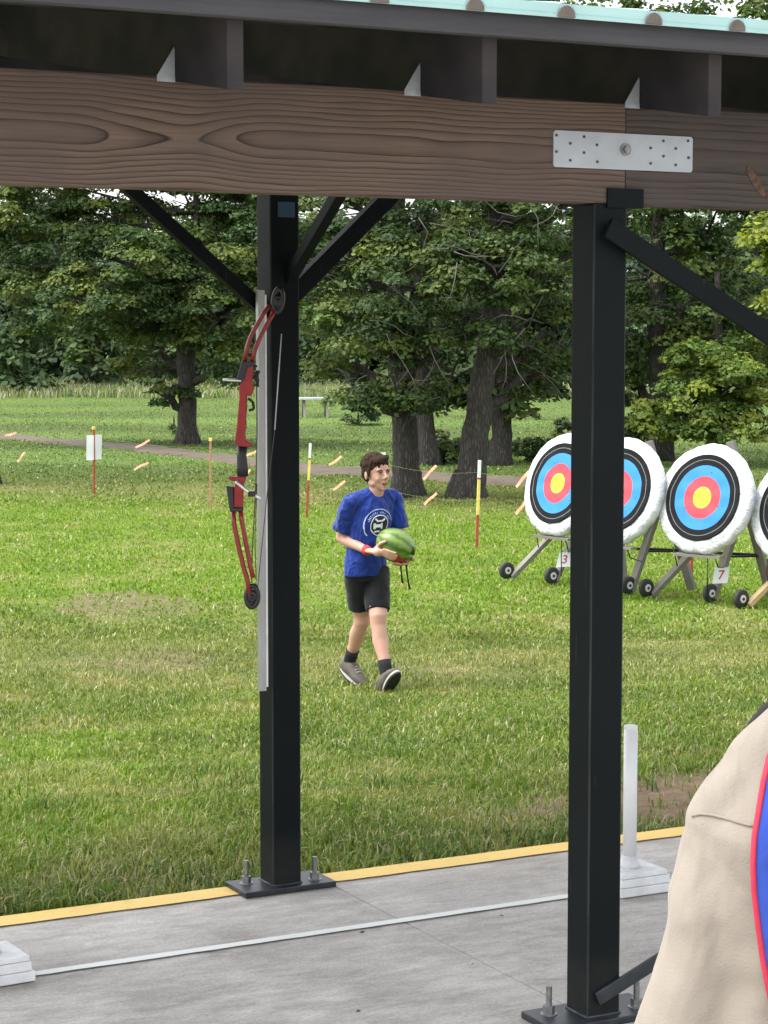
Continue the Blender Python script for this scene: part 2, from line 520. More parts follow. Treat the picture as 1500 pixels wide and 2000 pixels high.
M['black'] = simple('black plastic', (.012, .012, .013), .45, 0, .2, 30, .05, .001)
M['riser'] = simple('red anodised riser', (.27, .014, .014), .32, .25, .18, 30, .05, .001)
M['limb'] = simple('red limb glass', (.25, .020, .018), .3, 0, .12, 30, .03, .001)
M['chrome'] = simple('bright rod', (.80, .80, .80), .25, .6, .05, 30, 0)
M['string'] = simple('bow string', (.05, .05, .05), .6, 0, .1, 30, 0)
M['palestring'] = simple('pale serving string', (.42, .44, .44), .6, 0, .1, 30, 0)
def mat_cover():
    m, nt, b = new_mat('white woven cover')
    v = coords(nt)
    n = noise(nt, v, 3.2, 5, .6, .8)
    nt.links.new(ramp(nt, n, [(.25, (.52, .54, .56)), (.6, (.64, .655, .67))]), b.inputs['Base Color'])
    b.inputs['Roughness'].default_value = .55
    bump(nt, b, noise(nt, v, 8, 4, .6, 1.6), .8, .04)
    return m
M['cover'] = mat_cover()
def face_mat(name, c):
    return simple(name, c, .6, 0, .06, 6, .15, .004)
M['f_white'] = face_mat('face white', (.78, .79, .80)); M['f_black'] = simple('face black', (.010, .011, .013), .8, 0, .2, 8, .1, .004, spec=.15)
M['f_blue'] = face_mat('face blue', (.014, .20, .54)); M['f_red'] = face_mat('face red', (.60, .040, .06))
M['f_yellow'] = face_mat('face yellow', (.82, .70, .03)); M['f_line'] = face_mat('face thin line', (.30, .31, .31))
M['paper'] = simple('white paper', (.78, .80, .82), .7, 0, .04, 5, .15, .004)
M['redpaint'] = simple('red lettering', (.50, .035, .05), .6, 0, .1, 30, 0)
M['stake_red'] = simple('red stake paint', (.36, .065, .035), .7, 0, .2, 20, .1, .001)
M['stake_tan'] = simple('bare wooden stake', (.40, .22, .12), .75, 0, .2, 20, .2, .001)
M['stake_yellow'] = simple('yellow stake paint', (.75, .62, .15), .6, 0, .1, 20, .1, .001)
M['stake_white'] = simple('white stake paint', (.75, .76, .74), .6, 0, .1, 20, .1, .001)
M['ribbon'] = simple('orange flagging tape', (.85, .27, .15), .45, 0, .2, 14, .1, .002)
M['twine'] = simple('thin pale twine', (.16, .20, .09), .7, 0, .1, 30, 0)
def mat_bark():
    m, nt, b = new_mat('furrowed bark')
    v = coords(nt, (1, 1, .22))
    vo = N_(nt, 'ShaderNodeTexVoronoi', Scale=26.0); vo.feature = 'DISTANCE_TO_EDGE'
    nt.links.new(v, vo.inputs['Vector'])
    n = noise(nt, v, 10, 6, .65)
    h = math_(nt, 'ADD', math_(nt, 'MULTIPLY', vo.outputs[0], 1.6), n)
    nt.links.new(ramp(nt, h, [(.30, (.018, .015, .013)), (.7, (.040, .035, .030)), (1.2, (.075, .068, .058))]), b.inputs['Base Color'])
    b.inputs['Roughness'].default_value = .92
    bump(nt, b, h, 1.0, .03)
    return m
M['bark'] = mat_bark()
M['twig'] = simple('grey dead twig', (.10, .092, .080), .9, 0, .2, 10, .1, .002)
M['dirt'] = simple('packed dirt', (.10, .076, .052), .95, 0, .3, 2.5, .5, .03)

# ================================================================== SETTING
def grid_mesh(name, xs, ys, zf, cf, mat):
    X, Y = np.meshgrid(xs, ys)
    Xf, Yf = X.ravel(), Y.ravel()
    V = np.stack([Xf, Yf, zf(Xf, Yf)], 1)
    nx, ny = len(xs), len(ys)
    i = np.arange(nx - 1)[None] + np.arange(ny - 1)[:, None] * nx
    Fq = np.stack([i, i + 1, i + 1 + nx, i + nx], -1).reshape(-1, 4)
    return np_mesh(name, V, Fq, mats=[mat], col=cf(Xf, Yf), smooth=True)
def ground_col(X, Y):
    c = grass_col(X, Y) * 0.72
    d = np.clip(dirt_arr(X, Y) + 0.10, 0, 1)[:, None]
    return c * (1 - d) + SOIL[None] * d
ys = [-12.0]
while ys[-1] < 420:
    d = max(abs(ys[-1]), 6); ys.append(ys[-1] + max(.14, .0105 * d + (.0009 * d * d if d > 60 else 0)))
t = np.linspace(-1, 1, 221)
xs = np.sign(t) * (np.abs(t) * 9 + 230 * np.abs(t) ** 6)
props(grid_mesh('lawn', xs, np.array(ys), gz_arr, ground_col, M['ground']), kind='structure', label='rough mown lawn falling away from the slab')

# worn dirt path crossing behind the stakes
def ribbon_path():
    pts = []
    P = [Vector((a, b, 0)) for a, b in PATH]
    V, Fc = [], []
    row = 0
    for i in range(len(P) - 1):
        L = (P[i + 1] - P[i]).length; n = max(2, int(L / .3))
        for k in range(n + (1 if i == len(P) - 2 else 0)):
            pts.append(P[i].lerp(P[i + 1], k / n))
    for i, p in enumerate(pts):
        d = (pts[min(i + 1, len(pts) - 1)] - pts[max(0, i - 1)]).normalized(); s = Vector((-d.y, d.x, 0))
        w = (0.42 + .25 * random.random()) * (1.0 if p.x < -1 else 1.7)
        for k in range(7):
            f = (k / 6 - .5) * 2
            q = p + s * f * w * (1 + .15 * math.sin(i * .7 + k))
            V.append((q.x, q.y, gz(q.x, q.y) + .030 - (.034 if k in (0, 6) else 0)))
        if i:
            for k in range(6):
                a = (i - 1) * 7 + k; Fc.append((a, a + 1, a + 8, a + 7))
    mb = MB(); mb.add(V, Fc, 0, True)
    return mb.build('dirt_path', M['dirt'])
props(ribbon_path(), kind='structure', label='worn brown dirt path across the far lawn')

# concrete slab in the shelter's frame
so = empty('concrete_slab', uv(0, V_EDGE - 8.0, -.07), ANG)
UJN = -.005
for a_, b_ in ((-22, UJN - 3.66), (UJN - 3.657, UJN), (UJN + .003, UJN + 3.66), (UJN + 3.663, 22)):
    mb = MB(); mb.box(((a_ + b_) / 2, 0, 0), (b_ - a_, 16, .14), bev=.006)
    mb.build('slab_panel', M['concrete'], so)
mb = MB(); mb.box((0, 0, -.02), (43.9, 15.9, .10)); mb.build('slab_bed', M['dirt'], so)
props(so, kind='structure', label='worn grey concrete slab of the shooting line')
def line_on_slab(name, v0, v1, mat, label, jit=.004):
    V, Fc = [], []
    n = 240
    for i in range(n + 1):
        u = -9 + 18 * i / n
        V.append(uv(u, v0 + random.uniform(-jit, jit), .0015)); V.append(uv(u, v1 + random.uniform(-jit, jit) * .5, .0015))
        if i: a = 2 * i - 2; Fc.append((a, a + 2, a + 3, a + 1))
    mb = MB(); mb.add([v - ORG for v in V], Fc)
    o = mb.build(name, mat); o.location = ORG + Vector((0, 0, .0035)); 
    return props(o, kind='structure', label=label)
line_on_slab('painted_edge_line', V_EDGE - .118, V_EDGE - .006, M['yellow'], 'yellow painted line along the slab edge')
line_on_slab('painted_shooting_line', V_EDGE - .674, V_EDGE - .632, M['whiteline'], 'thin white painted line along the slab', .0025)

# ------------------------------------------------------------------ grass blades
def scatter_blades(n, y0, y1, hmin, hmax, wid, marg=1.25, bias=1.0):
    r = RNG.random(n)
    Y = y0 * (y1 / y0) ** (r ** bias)
    half = Y * 750 / F * marg + np.where(Y < 20, 1.5, .8)
    X = (RNG.random(n) * 2 - 1) * half
    s = vdist(X, Y)
    keep = (s > 0.015) & (RNG.random(n) > dirt_arr(X, Y) * .96) & (RNG.random(n) > 1.3 * path_mask(X, Y) - .45)
    X, Y, s = X[keep], Y[keep], s[keep]
    n = len(X)
    Z = gz_arr(X, Y) - .006
    tuft = fbm(X * 1.7, Y * 1.7, 55, 3)
    near = np.where(s < .9, 1.25, 1.0)
    H = (hmin + (hmax - hmin) * RNG.random(n) ** 1.6) * (.40 + 1.05 * tuft) * near
    az = RNG.random(n) * 2 * np.pi + fbm(X * .8, Y * .8, 5) * 2
    lean = RNG.random(n) ** .8 * 1.15
    W = wid * (.6 + .8 * RNG.random(n))
    wa = az + np.pi / 2 + RNG.normal(0, .5, n)
    bxv = np.stack([np.cos(wa), np.sin(wa), np.zeros(n)], 1) * W[:, None] / 2
    ld = np.stack([np.cos(az), np.sin(az)], 1)
    base = np.stack([X, Y, Z], 1)
    mid = base.copy(); mid[:, :2] += ld * (H * lean * .38)[:, None]; mid[:, 2] += H * .58
    tip = base.copy(); tip[:, :2] += ld * (H * lean * 1.0)[:, None]; tip[:, 2] += H * (1.0 - .33 * lean)
    V = np.stack([base - bxv, base + bxv, mid + bxv * .8, mid - bxv * .8, tip], 1)
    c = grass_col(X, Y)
    rr = RNG.random(n)
    dry = rr < .11 + .20 * sstep(1.2, .2, s)
    c = c * (.72 + .62 * RNG.random(n)[:, None])
    c[dry] = np.array([.38, .35, .19]) * (.65 + .6 * RNG.random(dry.sum())[:, None])
    yel = (rr > .80); c[yel] = c[yel] * np.array([1.45, 1.18, 1.0])
    C = np.repeat(c[:, None, :], 5, 1)
    return V.reshape(-1, 3), C.reshape(-1, 3), n
Vs, Cs, cnt = [], [], 0
for a in [(240000, 6.4, 10.5, .022, .072, .0058), (175000, 10.2, 17, .022, .062, .0085),
          (105000, 16.5, 30, .024, .058, .015), (48000, 29, 46, .028, .06, .024), (36000, 45, 76, .03, .06, .026)]:
    v, c, n = scatter_blades(*a); Vs.append(v); Cs.append(c); cnt += n
V = np.concatenate(Vs); C = np.concatenate(Cs)
b = np.arange(cnt)[:, None] * 5
L = (b + np.array([0, 1, 2, 3, 3, 2, 4])[None]).reshape(-1)
S = np.tile(np.array([4, 3]), cnt)
props(np_mesh('grass', V, loops=L, sizes=S, mats=[M['grass']], col=C), kind='stuff', label='mown grass blades and dry clippings over the lawn', cat='grass')

# taller weeds hugging the slab and around the tree feet
def tall_tufts(name, spots, label, hm, wid, colr, per=40, spread=.12):
    n = len(spots) * per
    sp_ = np.repeat(np.array(spots), per, 0)
    X = sp_[:, 0] + RNG.normal(0, spread, n); Y = sp_[:, 1] + RNG.normal(0, spread, n)
    keep = vdist(X, Y) > .02
    X, Y = X[keep], Y[keep]; n = len(X)
    Z = gz_arr(X, Y) - .01
    H = hm * (.4 + .7 * RNG.random(n)); az = RNG.random(n) * 6.283; lean = .15 + .7 * RNG.random(n)
    wa = az + 1.57
    bxv = np.stack([np.cos(wa), np.sin(wa), np.zeros(n)], 1) * (wid * (.6 + .7 * RNG.random(n)))[:, None] / 2
    ld = np.stack([np.cos(az), np.sin(az)], 1); base = np.stack([X, Y, Z], 1)
    mid = base.copy(); mid[:, :2] += ld * (H * lean * .35)[:, None]; mid[:, 2] += H * .6
    tip = base.copy(); tip[:, :2] += ld * (H * lean)[:, None]; tip[:, 2] += H * (1 - .3 * lean)
    V = np.stack([base - bxv, base + bxv, mid + bxv * .8, mid - bxv * .8, tip], 1).reshape(-1, 3)
    c = np.array(colr)[RNG.integers(0, len(colr), n)] * (.6 + .8 * RNG.random(n)[:, None])
    C = np.repeat(c[:, None], 5, 1).reshape(-1, 3)
    b = np.arange(n)[:, None] * 5
    L = (b + np.array([0, 1, 2, 3, 3, 2, 4])[None]).reshape(-1)
    return props(np_mesh(name, V, loops=L, sizes=np.tile([4, 3], n), mats=[M['grass']], col=C), kind='stuff', label=label, cat='grass')
spots = []
for k in range(150):
    p = uv(random.uniform(-4.5, 3.4), V_EDGE + .03 + abs(random.gauss(0, .16)))
    if dirt_arr(np.array([p.x]), np.array([p.y]))[0] > .2: continue
    spots.append((p.x, p.y))
for k in range(60):
    p = uv(random.uniform(-4.5, 3.4), V_EDGE + random.uniform(.3, 2.4)); spots.append((p.x, p.y))
tall_tufts('edge_weeds', spots, 'longer unmown grass along the slab edge', .088, .008, [(.075, .15, .025), (.12, .20, .04), (.24, .24, .10), (.06, .11, .02)], 34, .075)
spots = [(random.uniform(-24, 24), random.uniform(75, 90)) for _ in range(2000)]
tall_tufts('meadow_grass', spots, 'tall pale unmown grass before the woods', .42, .04, [(.20, .24, .10), (.30, .29, .17), (.12, .19, .05), (.34, .31, .23)], 22, .45)

# leaf litter and twigs lying about on the slab and lawn edge
def litter():
    mb = MB()
    for k in range(16):
        p = uv(random.uniform(-1.6, 1.2), random.uniform(-.6, 1.35), .006)
        a = random.random() * 6.28; s = random.uniform(.004, .011)
        x = Vector((math.cos(a), math.sin(a), .1)) * s; y = Vector((-math.sin(a), math.cos(a), .25)) * s * .5
        mb.add([p - x, p - y, p + x, p + y + Vector((0, 0, .004))], [(0, 1, 2, 3)])
    o = mb.build('leaf_litter', simple('dry brown leaf', (.10, .065, .04), .8, 0, .3, 30, 0))
    return props(o, kind='stuff', label='scattered dry leaf bits on the concrete', cat='litter')
litter()

# ================================================================== TREES
def leaves_from(cl_c, cl_r, per, leaf, tint, name, parent, flat=.6, jit=.35, core=0.18, updown=.55):
    """leaf blades on the outer, upper side of many small boughs; cl_c centres, cl_r radii"""
    k = len(cl_c); n = k * per
    c = np.repeat(cl_c, per, 0); r = np.repeat(cl_r, per)
    d = RNG.normal(0, 1, (n, 3)); d /= np.linalg.norm(d, axis=1)[:, None]
    d[:, 2] = np.where(d[:, 2] < -.25, -d[:, 2] * .6, d[:, 2])
    rad = np.where(RNG.random(n) < core, RNG.random(n) * .7, .78 + .3 * RNG.random(n))
    P = c + d * (r * rad)[:, None] * np.array([1, 1, flat])[None]
    P[:, 2] -= (1 - np.abs(d[:, 2])) * r * .25
    nrm = d * .75 + np.array([0, 0, updown])[None] + RNG.normal(0, jit, (n, 3))
    nrm /= np.linalg.norm(nrm, axis=1)[:, None]
    t = RNG.normal(0, 1, (n, 3)); a = np.cross(nrm, t); a /= np.linalg.norm(a, axis=1)[:, None]
    bb = np.cross(nrm, a)
    s = leaf * (.6 + .8 * RNG.random(n))
    a = a * s[:, None]; bb = bb * (s * .62)[:, None]
    dro = nrm * (s * .22)[:, None]
    V = np.stack([P - a, P - bb * 1.0 + a * .15 - dro, P + a, P + bb + a * .15 - dro], 1).reshape(-1, 3)
    tint = np.array(tint)
    ct = tint[RNG.integers(0, len(tint), k)] * (.78 + .45 * RNG.random(k)[:, None])
    C = np.repeat(ct, per, 0) * (.72 + .56 * RNG.random(n)[:, None])
    C = np.repeat(C[:, None], 4, 1).reshape(-1, 3)
    Fq = np.arange(n * 4).reshape(-1, 4)
    return np_mesh(name, V, Fq, mats=[M['leaf']], col=C, parent=parent)

def lobe_clumps(lobes, cr, dens, shell=.55):
    cs, rs = [], []
    for (cx, cy, cz, rx, ry, rz) in lobes:
        k = max(4, int(dens * (rx * ry + ry * rz + rx * rz) / (cr * cr)))
        d = RNG.normal(0, 1, (k, 3)); d /= np.linalg.norm(d, axis=1)[:, None]
        rad = (shell + (1.05 - shell) * RNG.random(k) ** .6) * (.86 + .3 * vn(d[:, 0] * 2.3 + cx, d[:, 2] * 2.3 + cz, 5))
        cs.append(np.array([cx, cy, cz]) + d * rad[:, None] * np.array([rx, ry, rz]))
        rs.append(cr * (.6 + .75 * RNG.random(k)))
    return np.concatenate(cs), np.concatenate(rs)

def make_tree(base, trunk, lobes, cr, dens, per, leaf, tint, label, name='broadleaf_tree', group=None, cat='tree', twigs=0, limbs=True, fl=.6, shell=.55):
    """trunk: list of (dx, dy, z, radius); lobes: (dx, dy, z, rx, ry, rz) about the base"""
    root = empty(name, base, 0, label, cat, group)
    if trunk:
        mb = MB()
        P = [Vector(t[:3]) for t in trunk]; Rr = [t[3] for t in trunk]
        # refine with a little wander
        pts, rad = [], []
        for i in range(len(P) - 1):
            n = 5
            for k in range(n):
                f = k / n; q = P[i].lerp(P[i + 1], f)
                pts.append(q + Vector((random.gauss(0, .012), random.gauss(0, .012), 0)) * (Rr[0] * 3)); rad.append(Rr[i] * (1 - f) + Rr[i + 1] * f)
        pts.append(P[-1]); rad.append(Rr[-1])
        pts[0] = P[0] + Vector((0, 0, -.15)); rad[0] *= 1.05
        mb.tube(pts, rad, 18)
        for k in range(6):      # root flare
            a = k * 1.05 + random.random() * .4
            dv = Vector((math.cos(a), math.sin(a), 0))
            mb.tube([P[0] + dv * Rr[0] * 1.12 + Vector((0, 0, -.10)), P[0] + dv * Rr[0] * .80 + Vector((0, 0, .06)), P[0] + dv * Rr[0] * .45 + Vector((0, 0, .4))], [Rr[0] * .20, Rr[0] * .26, Rr[0] * .14], 8)
        mb.build('trunk', M['bark'], root)
        if limbs:
            lb = MB()
            for (cx, cy, cz, rx, ry, rz) in lobes:
                # leave the trunk somewhat below the lobe
                zt = min(max(P[1].z, cz - rz * .9), P[-1].z)
                j = min(range(len(pts)), key=lambda q: abs(pts[q].z - zt))
                st = pts[j]; en = Vector((cx, cy, cz)); r0 = min(rad[j] * .6, .16)
                m1 = st.lerp(en, .35) + Vector((random.gauss(0, .15), random.gauss(0, .15), -.05)); m2 = st.lerp(en, .7) + Vector((random.gauss(0, .2), random.gauss(0, .2), .15))
                lb.tube([st, m1, m2, en], [r0, r0 * .75, r0 * .5, r0 * .22], 8)
                for q in range(5):
                    d = Vector((random.gauss(0, 1) * rx, random.gauss(0, 1) * ry, random.gauss(.2, .7) * rz)) * .6
                    s0 = m1.lerp(en, random.random())
                    lb.tube([s0, s0 + d * .5 + Vector((0, 0, .1)), s0 + d], [r0 * .35, r0 * .22, r0 * .08], 5)
            lb.build('limbs', M['bark'], root)['kind'] = 'stuff'
    cc, rr = lobe_clumps(lobes, cr, dens, shell)
    leaves_from(cc, rr, per, leaf, tint, 'crown', root, flat=fl)
    if twigs:
        tw = MB()
        for k in range(twigs):
            lo = random.choice(lobes)
            st = Vector((lo[0] + random.gauss(0, .4) * lo[3], lo[1] - lo[4] * random.uniform(.7, 1.0), lo[2] + random.gauss(0, .4) * lo[5]))
            d = Vector((random.gauss(0, .5), -.1 + random.gauss(0, .1), random.gauss(-.1, .4)))
            pts = [st]
            for q in range(4):
                d = d + Vector((random.gauss(0, .22), random.gauss(0, .1), random.gauss(-.04, .22))); pts.append(pts[-1] + d.normalized() * random.uniform(.12, .28))
            tw.tube(pts, [.008, .007, .006, .004, .002], 5)
        tw.build('bare_twigs', M['twig'], root)['kind'] = 'stuff'
    return root

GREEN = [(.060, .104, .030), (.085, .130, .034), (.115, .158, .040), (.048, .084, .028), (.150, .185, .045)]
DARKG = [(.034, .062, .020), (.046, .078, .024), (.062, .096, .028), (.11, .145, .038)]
YELG = [(.16, .22, .040), (.20, .26, .045), (.12, .19, .040), (.24, .28, .050)]
FARG = [(.070, .115, .046), (.085, .135, .052), (.060, .100, .042), (.10, .145, .055)]

def lobe_px(base, px, py, rpx, rpy, dY=0.0, ry=None):
    """crown lobe seen around (px, py) at the tree's own distance plus dY"""
    Y = base.y + dY; p = at(px, py, Y); m = Y / F
    return (p.x - base.x, p.y - base.y, p.z - base.z, rpx * m, (ry if ry else (rpx + rpy) * .5 * m), rpy * m)

# 1: the spreading tree on the far left lawn
B = ground(366, 866)
m = B.y / F
tr = [(0, 0, 0, 25 * m), (0, 0, .35, 19 * m), (0, 0, 1.2, 17 * m), (-.02, 0, 1.9, 19 * m), (.12, .1, 2.8, 12 * m), (.2, .2, 4.0, 8 * m), (.2, .2, 5.6, 4 * m)]
lb_ = [lobe_px(B, 120, 480, 110, 80, .5), lobe_px(B, 250, 520, 130, 80, -.6), lobe_px(B, 190, 590, 110, 60, -.8), lobe_px(B, 90, 600, 70, 60, .3), lobe_px(B, 300, 610, 90, 60, -.3),
       lobe_px(B, 400, 520, 100, 80, -.4), lobe_px(B, 430, 620, 80, 60, -.9), lobe_px(B, 440, 700, 60, 50, -.4), lobe_px(B, 340, 440, 110, 50, .6), lobe_px(B, 470, 440, 100, 60, .2),
       lobe_px(B, 560, 560, 70, 80, -.2), lobe_px(B, 300, 690, 80, 50, .8), lobe_px(B, 320, 770, 42, 26, -.3), lobe_px(B, 60, 410, 110, 60, .8), lobe_px(B, 190, 420, 90, 40, .4), lobe_px(B, 90, 372, 110, 40, .5), lobe_px(B, 330, 378, 90, 34, .5), lobe_px(B, 470, 385, 70, 40, .2), lobe_px(B, 5, 395, 60, 40, .3), lobe_px(B, 20, 520, 70, 60, .6), lobe_px(B, 500, 370, 90, 45, .3),
       lobe_px(B, 330, 280, 190, 60, 1.0), lobe_px(B, 420, 180, 150, 70, .5), lobe_px(B, 150, 250, 120, 60, 0)]
make_tree(B, tr, lb_, .34, 1.55, 165, .048, GREEN, 'broad spreading tree on the far lawn, left of the bow, forked low', fl=.5)

# 2 and 3: the two stout trunks behind the boy
B = ground(796, 969); m = B.y / F
tr = [(0, 0, 0, 36 * m), (-.02, 0, .4, 27 * m), (-.06, 0, 1.2, 24 * m), (-.12, 0, 2.0, 22 * m), (-.2, .1, 3.2, 16 * m), (-.1, .2, 4.6, 12 * m), (0, .2, 6.2, 7 * m)]
lb_ = [lobe_px(B, 700, 770, 48, 45, -.8), lobe_px(B, 660, 720, 60, 50, .3), lobe_px(B, 740, 650, 100, 60, -.9), lobe_px(B, 640, 610, 80, 60, 0), lobe_px(B, 830, 690, 60, 50, -.8),
       lobe_px(B, 780, 560, 110, 60, -1.1), lobe_px(B, 680, 500, 100, 70, .2), lobe_px(B, 810, 450, 120, 60, -.6), lobe_px(B, 700, 400, 100, 50, .3), lobe_px(B, 780, 300, 160, 70, 0),
       lobe_px(B, 850, 150, 130, 90, .2), lobe_px(B, 880, 0, 100, 60, .3), lobe_px(B, 610, 430, 70, 60, .2), lobe_px(B, 620, 520, 60, 60, .4), lobe_px(B, 835, 780, 40, 30, -.4), lobe_px(B, 780, 770, 30, 26, -.9)]
make_tree(B, tr, lb_, .29, 1.35, 160, .039, GREEN + DARKG, 'stout straight trunk directly right of the boy, full leafy crown', twigs=40, fl=.5)

B = ground(910, 972); m = B.y / F
tr = [(0, 0, 0, 42 * m), (.06, 0, .35, 29 * m), (.16, 0, 1.1, 26 * m), (.28, 0, 2.0, 22 * m), (.38, .05, 3.0, 17 * m), (.42, .1, 4.4, 13 * m), (.5, .1, 6.6, 8 * m)]
lb_ = [lobe_px(B, 1010, 640, 70, 60, -.8), lobe_px(B, 1040, 730, 60, 60, .5), lobe_px(B, 900, 620, 70, 50, .9), lobe_px(B, 960, 520, 110, 60, -.9), lobe_px(B, 1070, 540, 80, 70, .2),
       lobe_px(B, 900, 480, 80, 50, -.6), lobe_px(B, 1010, 430, 110, 50, -.4), lobe_px(B, 1000, 300, 160, 80, 0), lobe_px(B, 1020, 130, 140, 80, .2), lobe_px(B, 1080, 20, 130, 70, -.3),
       lobe_px(B, 1090, 650, 60, 70, .4), lobe_px(B, 980, 20, 100, 60, 0), lobe_px(B, 1180, 480, 70, 70, .4), lobe_px(B, 1120, 420, 70, 50, .2), lobe_px(B, 1180, 390, 70, 50, .2)]
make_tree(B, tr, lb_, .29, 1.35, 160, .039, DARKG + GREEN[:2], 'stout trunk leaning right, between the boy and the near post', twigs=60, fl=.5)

# 4 and 5: darker trunks in the shade behind them
B = ground(840, 908); m = B.y / F
tr = [(0, 0, 0, 24 * m), (-.05, 0, .5, 18 * m), (-.15, 0, 1.5, 16 * m), (-.2, 0, 3.0, 13 * m), (0, 0, 6, 7 * m)]
lb_ = [lobe_px(B, 850, 640, 110, 90, 0), lobe_px(B, 760, 560, 110, 90, 0), lobe_px(B, 900, 520, 110, 90, 0), lobe_px(B, 880, 740, 60, 50, 0), lobe_px(B, 830, 400, 150, 90, 0),
       lobe_px(B, 870, 790, 34, 30, .2), lobe_px(B, 700, 650, 70, 60, .5)]
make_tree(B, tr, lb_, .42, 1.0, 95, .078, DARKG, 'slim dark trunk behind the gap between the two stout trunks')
B = ground(975, 908); m = B.y / F
tr = [(0, 0, 0, 26 * m), (.03, 0, .5, 20 * m), (.08, 0, 1.5, 18 * m), (.1, 0, 3.0, 15 * m), (.1, 0, 6, 8 * m)]
lb_ = [lobe_px(B, 1000, 660, 110, 90, 0), lobe_px(B, 1080, 600, 90, 110, 0), lobe_px(B, 950, 500, 120, 90, 0), lobe_px(B, 1010, 770, 55, 40, 0), lobe_px(B, 1090, 740, 60, 40, .3),
       lobe_px(B, 1080, 430, 120, 90, 0), lobe_px(B, 930, 780, 36, 34, .2)]
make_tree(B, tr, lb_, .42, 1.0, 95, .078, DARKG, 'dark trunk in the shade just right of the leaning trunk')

# 6: pale trunk at the left edge of the picture
B = ground(-19, 945); m = B.y / F
tr = [(0, 0, 0, 21 * m), (0, 0, .5, 17 * m), (0, 0, 2.5, 15 * m), (0, 0, 5, 11 * m), (-.2, 0, 7, 6 * m)]
lb_ = [lobe_px(B, -90, 300, 120, 60), lobe_px(B, -180, 430, 110, 60), lobe_px(B, 10, 230, 110, 60), lobe_px(B, -60, 130, 130, 80)]
make_tree(B, tr, lb_, .4, .9, 50, .10, GREEN, 'pale grey trunk at the left edge of the picture')

# 7: yellow green trees on the right behind the targets
B = ground(1395, 905); m = B.y / F
tr = [(0, 0, 0, .14), (0, 0, 1, .11), (.05, 0, 2.2, .08), (0, 0, 3.4, .05)]
lb_ = [lobe_px(B, 1330, 800, 75, 45, -1.1), lobe_px(B, 1420, 760, 80, 60, -1.2), lobe_px(B, 1370, 710, 80, 50, -.9), lobe_px(B, 1480, 700, 70, 60, -.5), lobe_px(B, 1280, 830, 50, 30, -1.0),
       lobe_px(B, 1480, 810, 60, 50, -1.0), lobe_px(B, 1390, 840, 70, 35, -1.3)]
make_tree(B, tr, lb_, .25, 1.4, 130, .050, YELG + [(.10, .16, .035)], 'bright yellow green young tree behind the right hand targets', name='young_tree', fl=.55)
B = ground(1530, 945); m = B.y / F
tr = [(0, 0, 0, .2), (0, 0, 1.5, .16), (0, 0, 3, .12), (0, 0, 5, .07)]
lb_ = [lobe_px(B, 1496, 470, 48, 42, -.6), lobe_px(B, 1560, 540, 80, 60, 0), lobe_px(B, 1600, 420, 80, 60, -.5), lobe_px(B, 1540, 400, 60, 40, -.3)]
make_tree(B, tr, lb_, .30, 1.25, 95, .066, [(.24, .30, .045), (.28, .31, .05), (.18, .25, .04)], 'lime yellow tree top at the right edge under the beam')
B = ground(1290, 900); m = B.y / F
tr = [(0, 0, 0, .26), (0, 0, 1, .2), (-.1, 0, 2.5, .17), (-.1, 0, 4.5, .11), (0, 0, 7, .06)]
lb_ = [lobe_px(B, 1280, 500, 120, 90, .2), lobe_px(B, 1390, 450, 100, 70, 0), lobe_px(B, 1260, 640, 90, 90, .5), lobe_px(B, 1360, 590, 110, 80, -.3), lobe_px(B, 1460, 600, 90, 80, .2),
       lobe_px(B, 1240, 760, 70, 80, 1.0), lobe_px(B, 1300, 330, 170, 70, 0), lobe_px(B, 1250, 150, 150, 90, .2), lobe_px(B, 1220, 20, 150, 70, 0), lobe_px(B, 1360, 60, 110, 70, .3),
       lobe_px(B, 1420, 200, 130, 80, 0), lobe_px(B, 1480, 370, 90, 60, .3)]
make_tree(B, tr, lb_, .34, 1.3, 140, .052, GREEN + [(.12, .17, .045)], 'dense dark tree behind the near post and the right hand targets', twigs=10)
B = ground(1640, 890)
tr = [(0, 0, 0, .26), (0, 0, 2, .2), (-.1, 0, 4.5, .15), (0, 0, 8, .06)]
lb_ = [lobe_px(B, 1500, 90, 90, 60, 0), lobe_px(B, 1600, 200, 130, 90, 0), lobe_px(B, 1560, 680, 90, 110, 0), lobe_px(B, 1540, 800, 60, 60, 0), lobe_px(B, 1640, 0, 130, 90, 0), lobe_px(B, 1470, -30, 60, 40, 0)]
make_tree(B, tr, lb_, .36, 1.1, 90, .07, GREEN, 'leafy tree at the right edge, its top showing over the roof')

# undergrowth between the trunks
for px, py, r, col_, lab in [(860, 890, 36, DARKG, 'dark bush filling the gap left of the leaning trunk'), (950, 892, 30, DARKG, 'dark bush between the leaning trunk and the shaded trunk'), (890, 905, 44, DARKG, 'dark low bush between the stout trunks'), (1040, 900, 40, GREEN, 'small bush right of the dark shaded trunk'),
                        (1130, 890, 60, DARKG, 'low bush hidden behind the near post'), (700, 830, 40, FARG, 'pale small bush beside the distant table'),
                        (340, 848, 14, GREEN, 'tuft of weeds at the foot of the spreading tree'), (1250, 890, 60, DARKG, 'dark bush behind the second target')]:
    B = ground(px, py); m = B.y / F
    root_l = [(0, 0, r * m * .55, r * m, r * m * .8, r * m * .65)]
    make_tree(B, [(0, 0, 0, .03), (0, 0, r * m * .5, .02)], root_l, max(.12, r * m * .3), 1.2, 80, .05, col_, lab, name='bush', cat='bush', limbs=False)

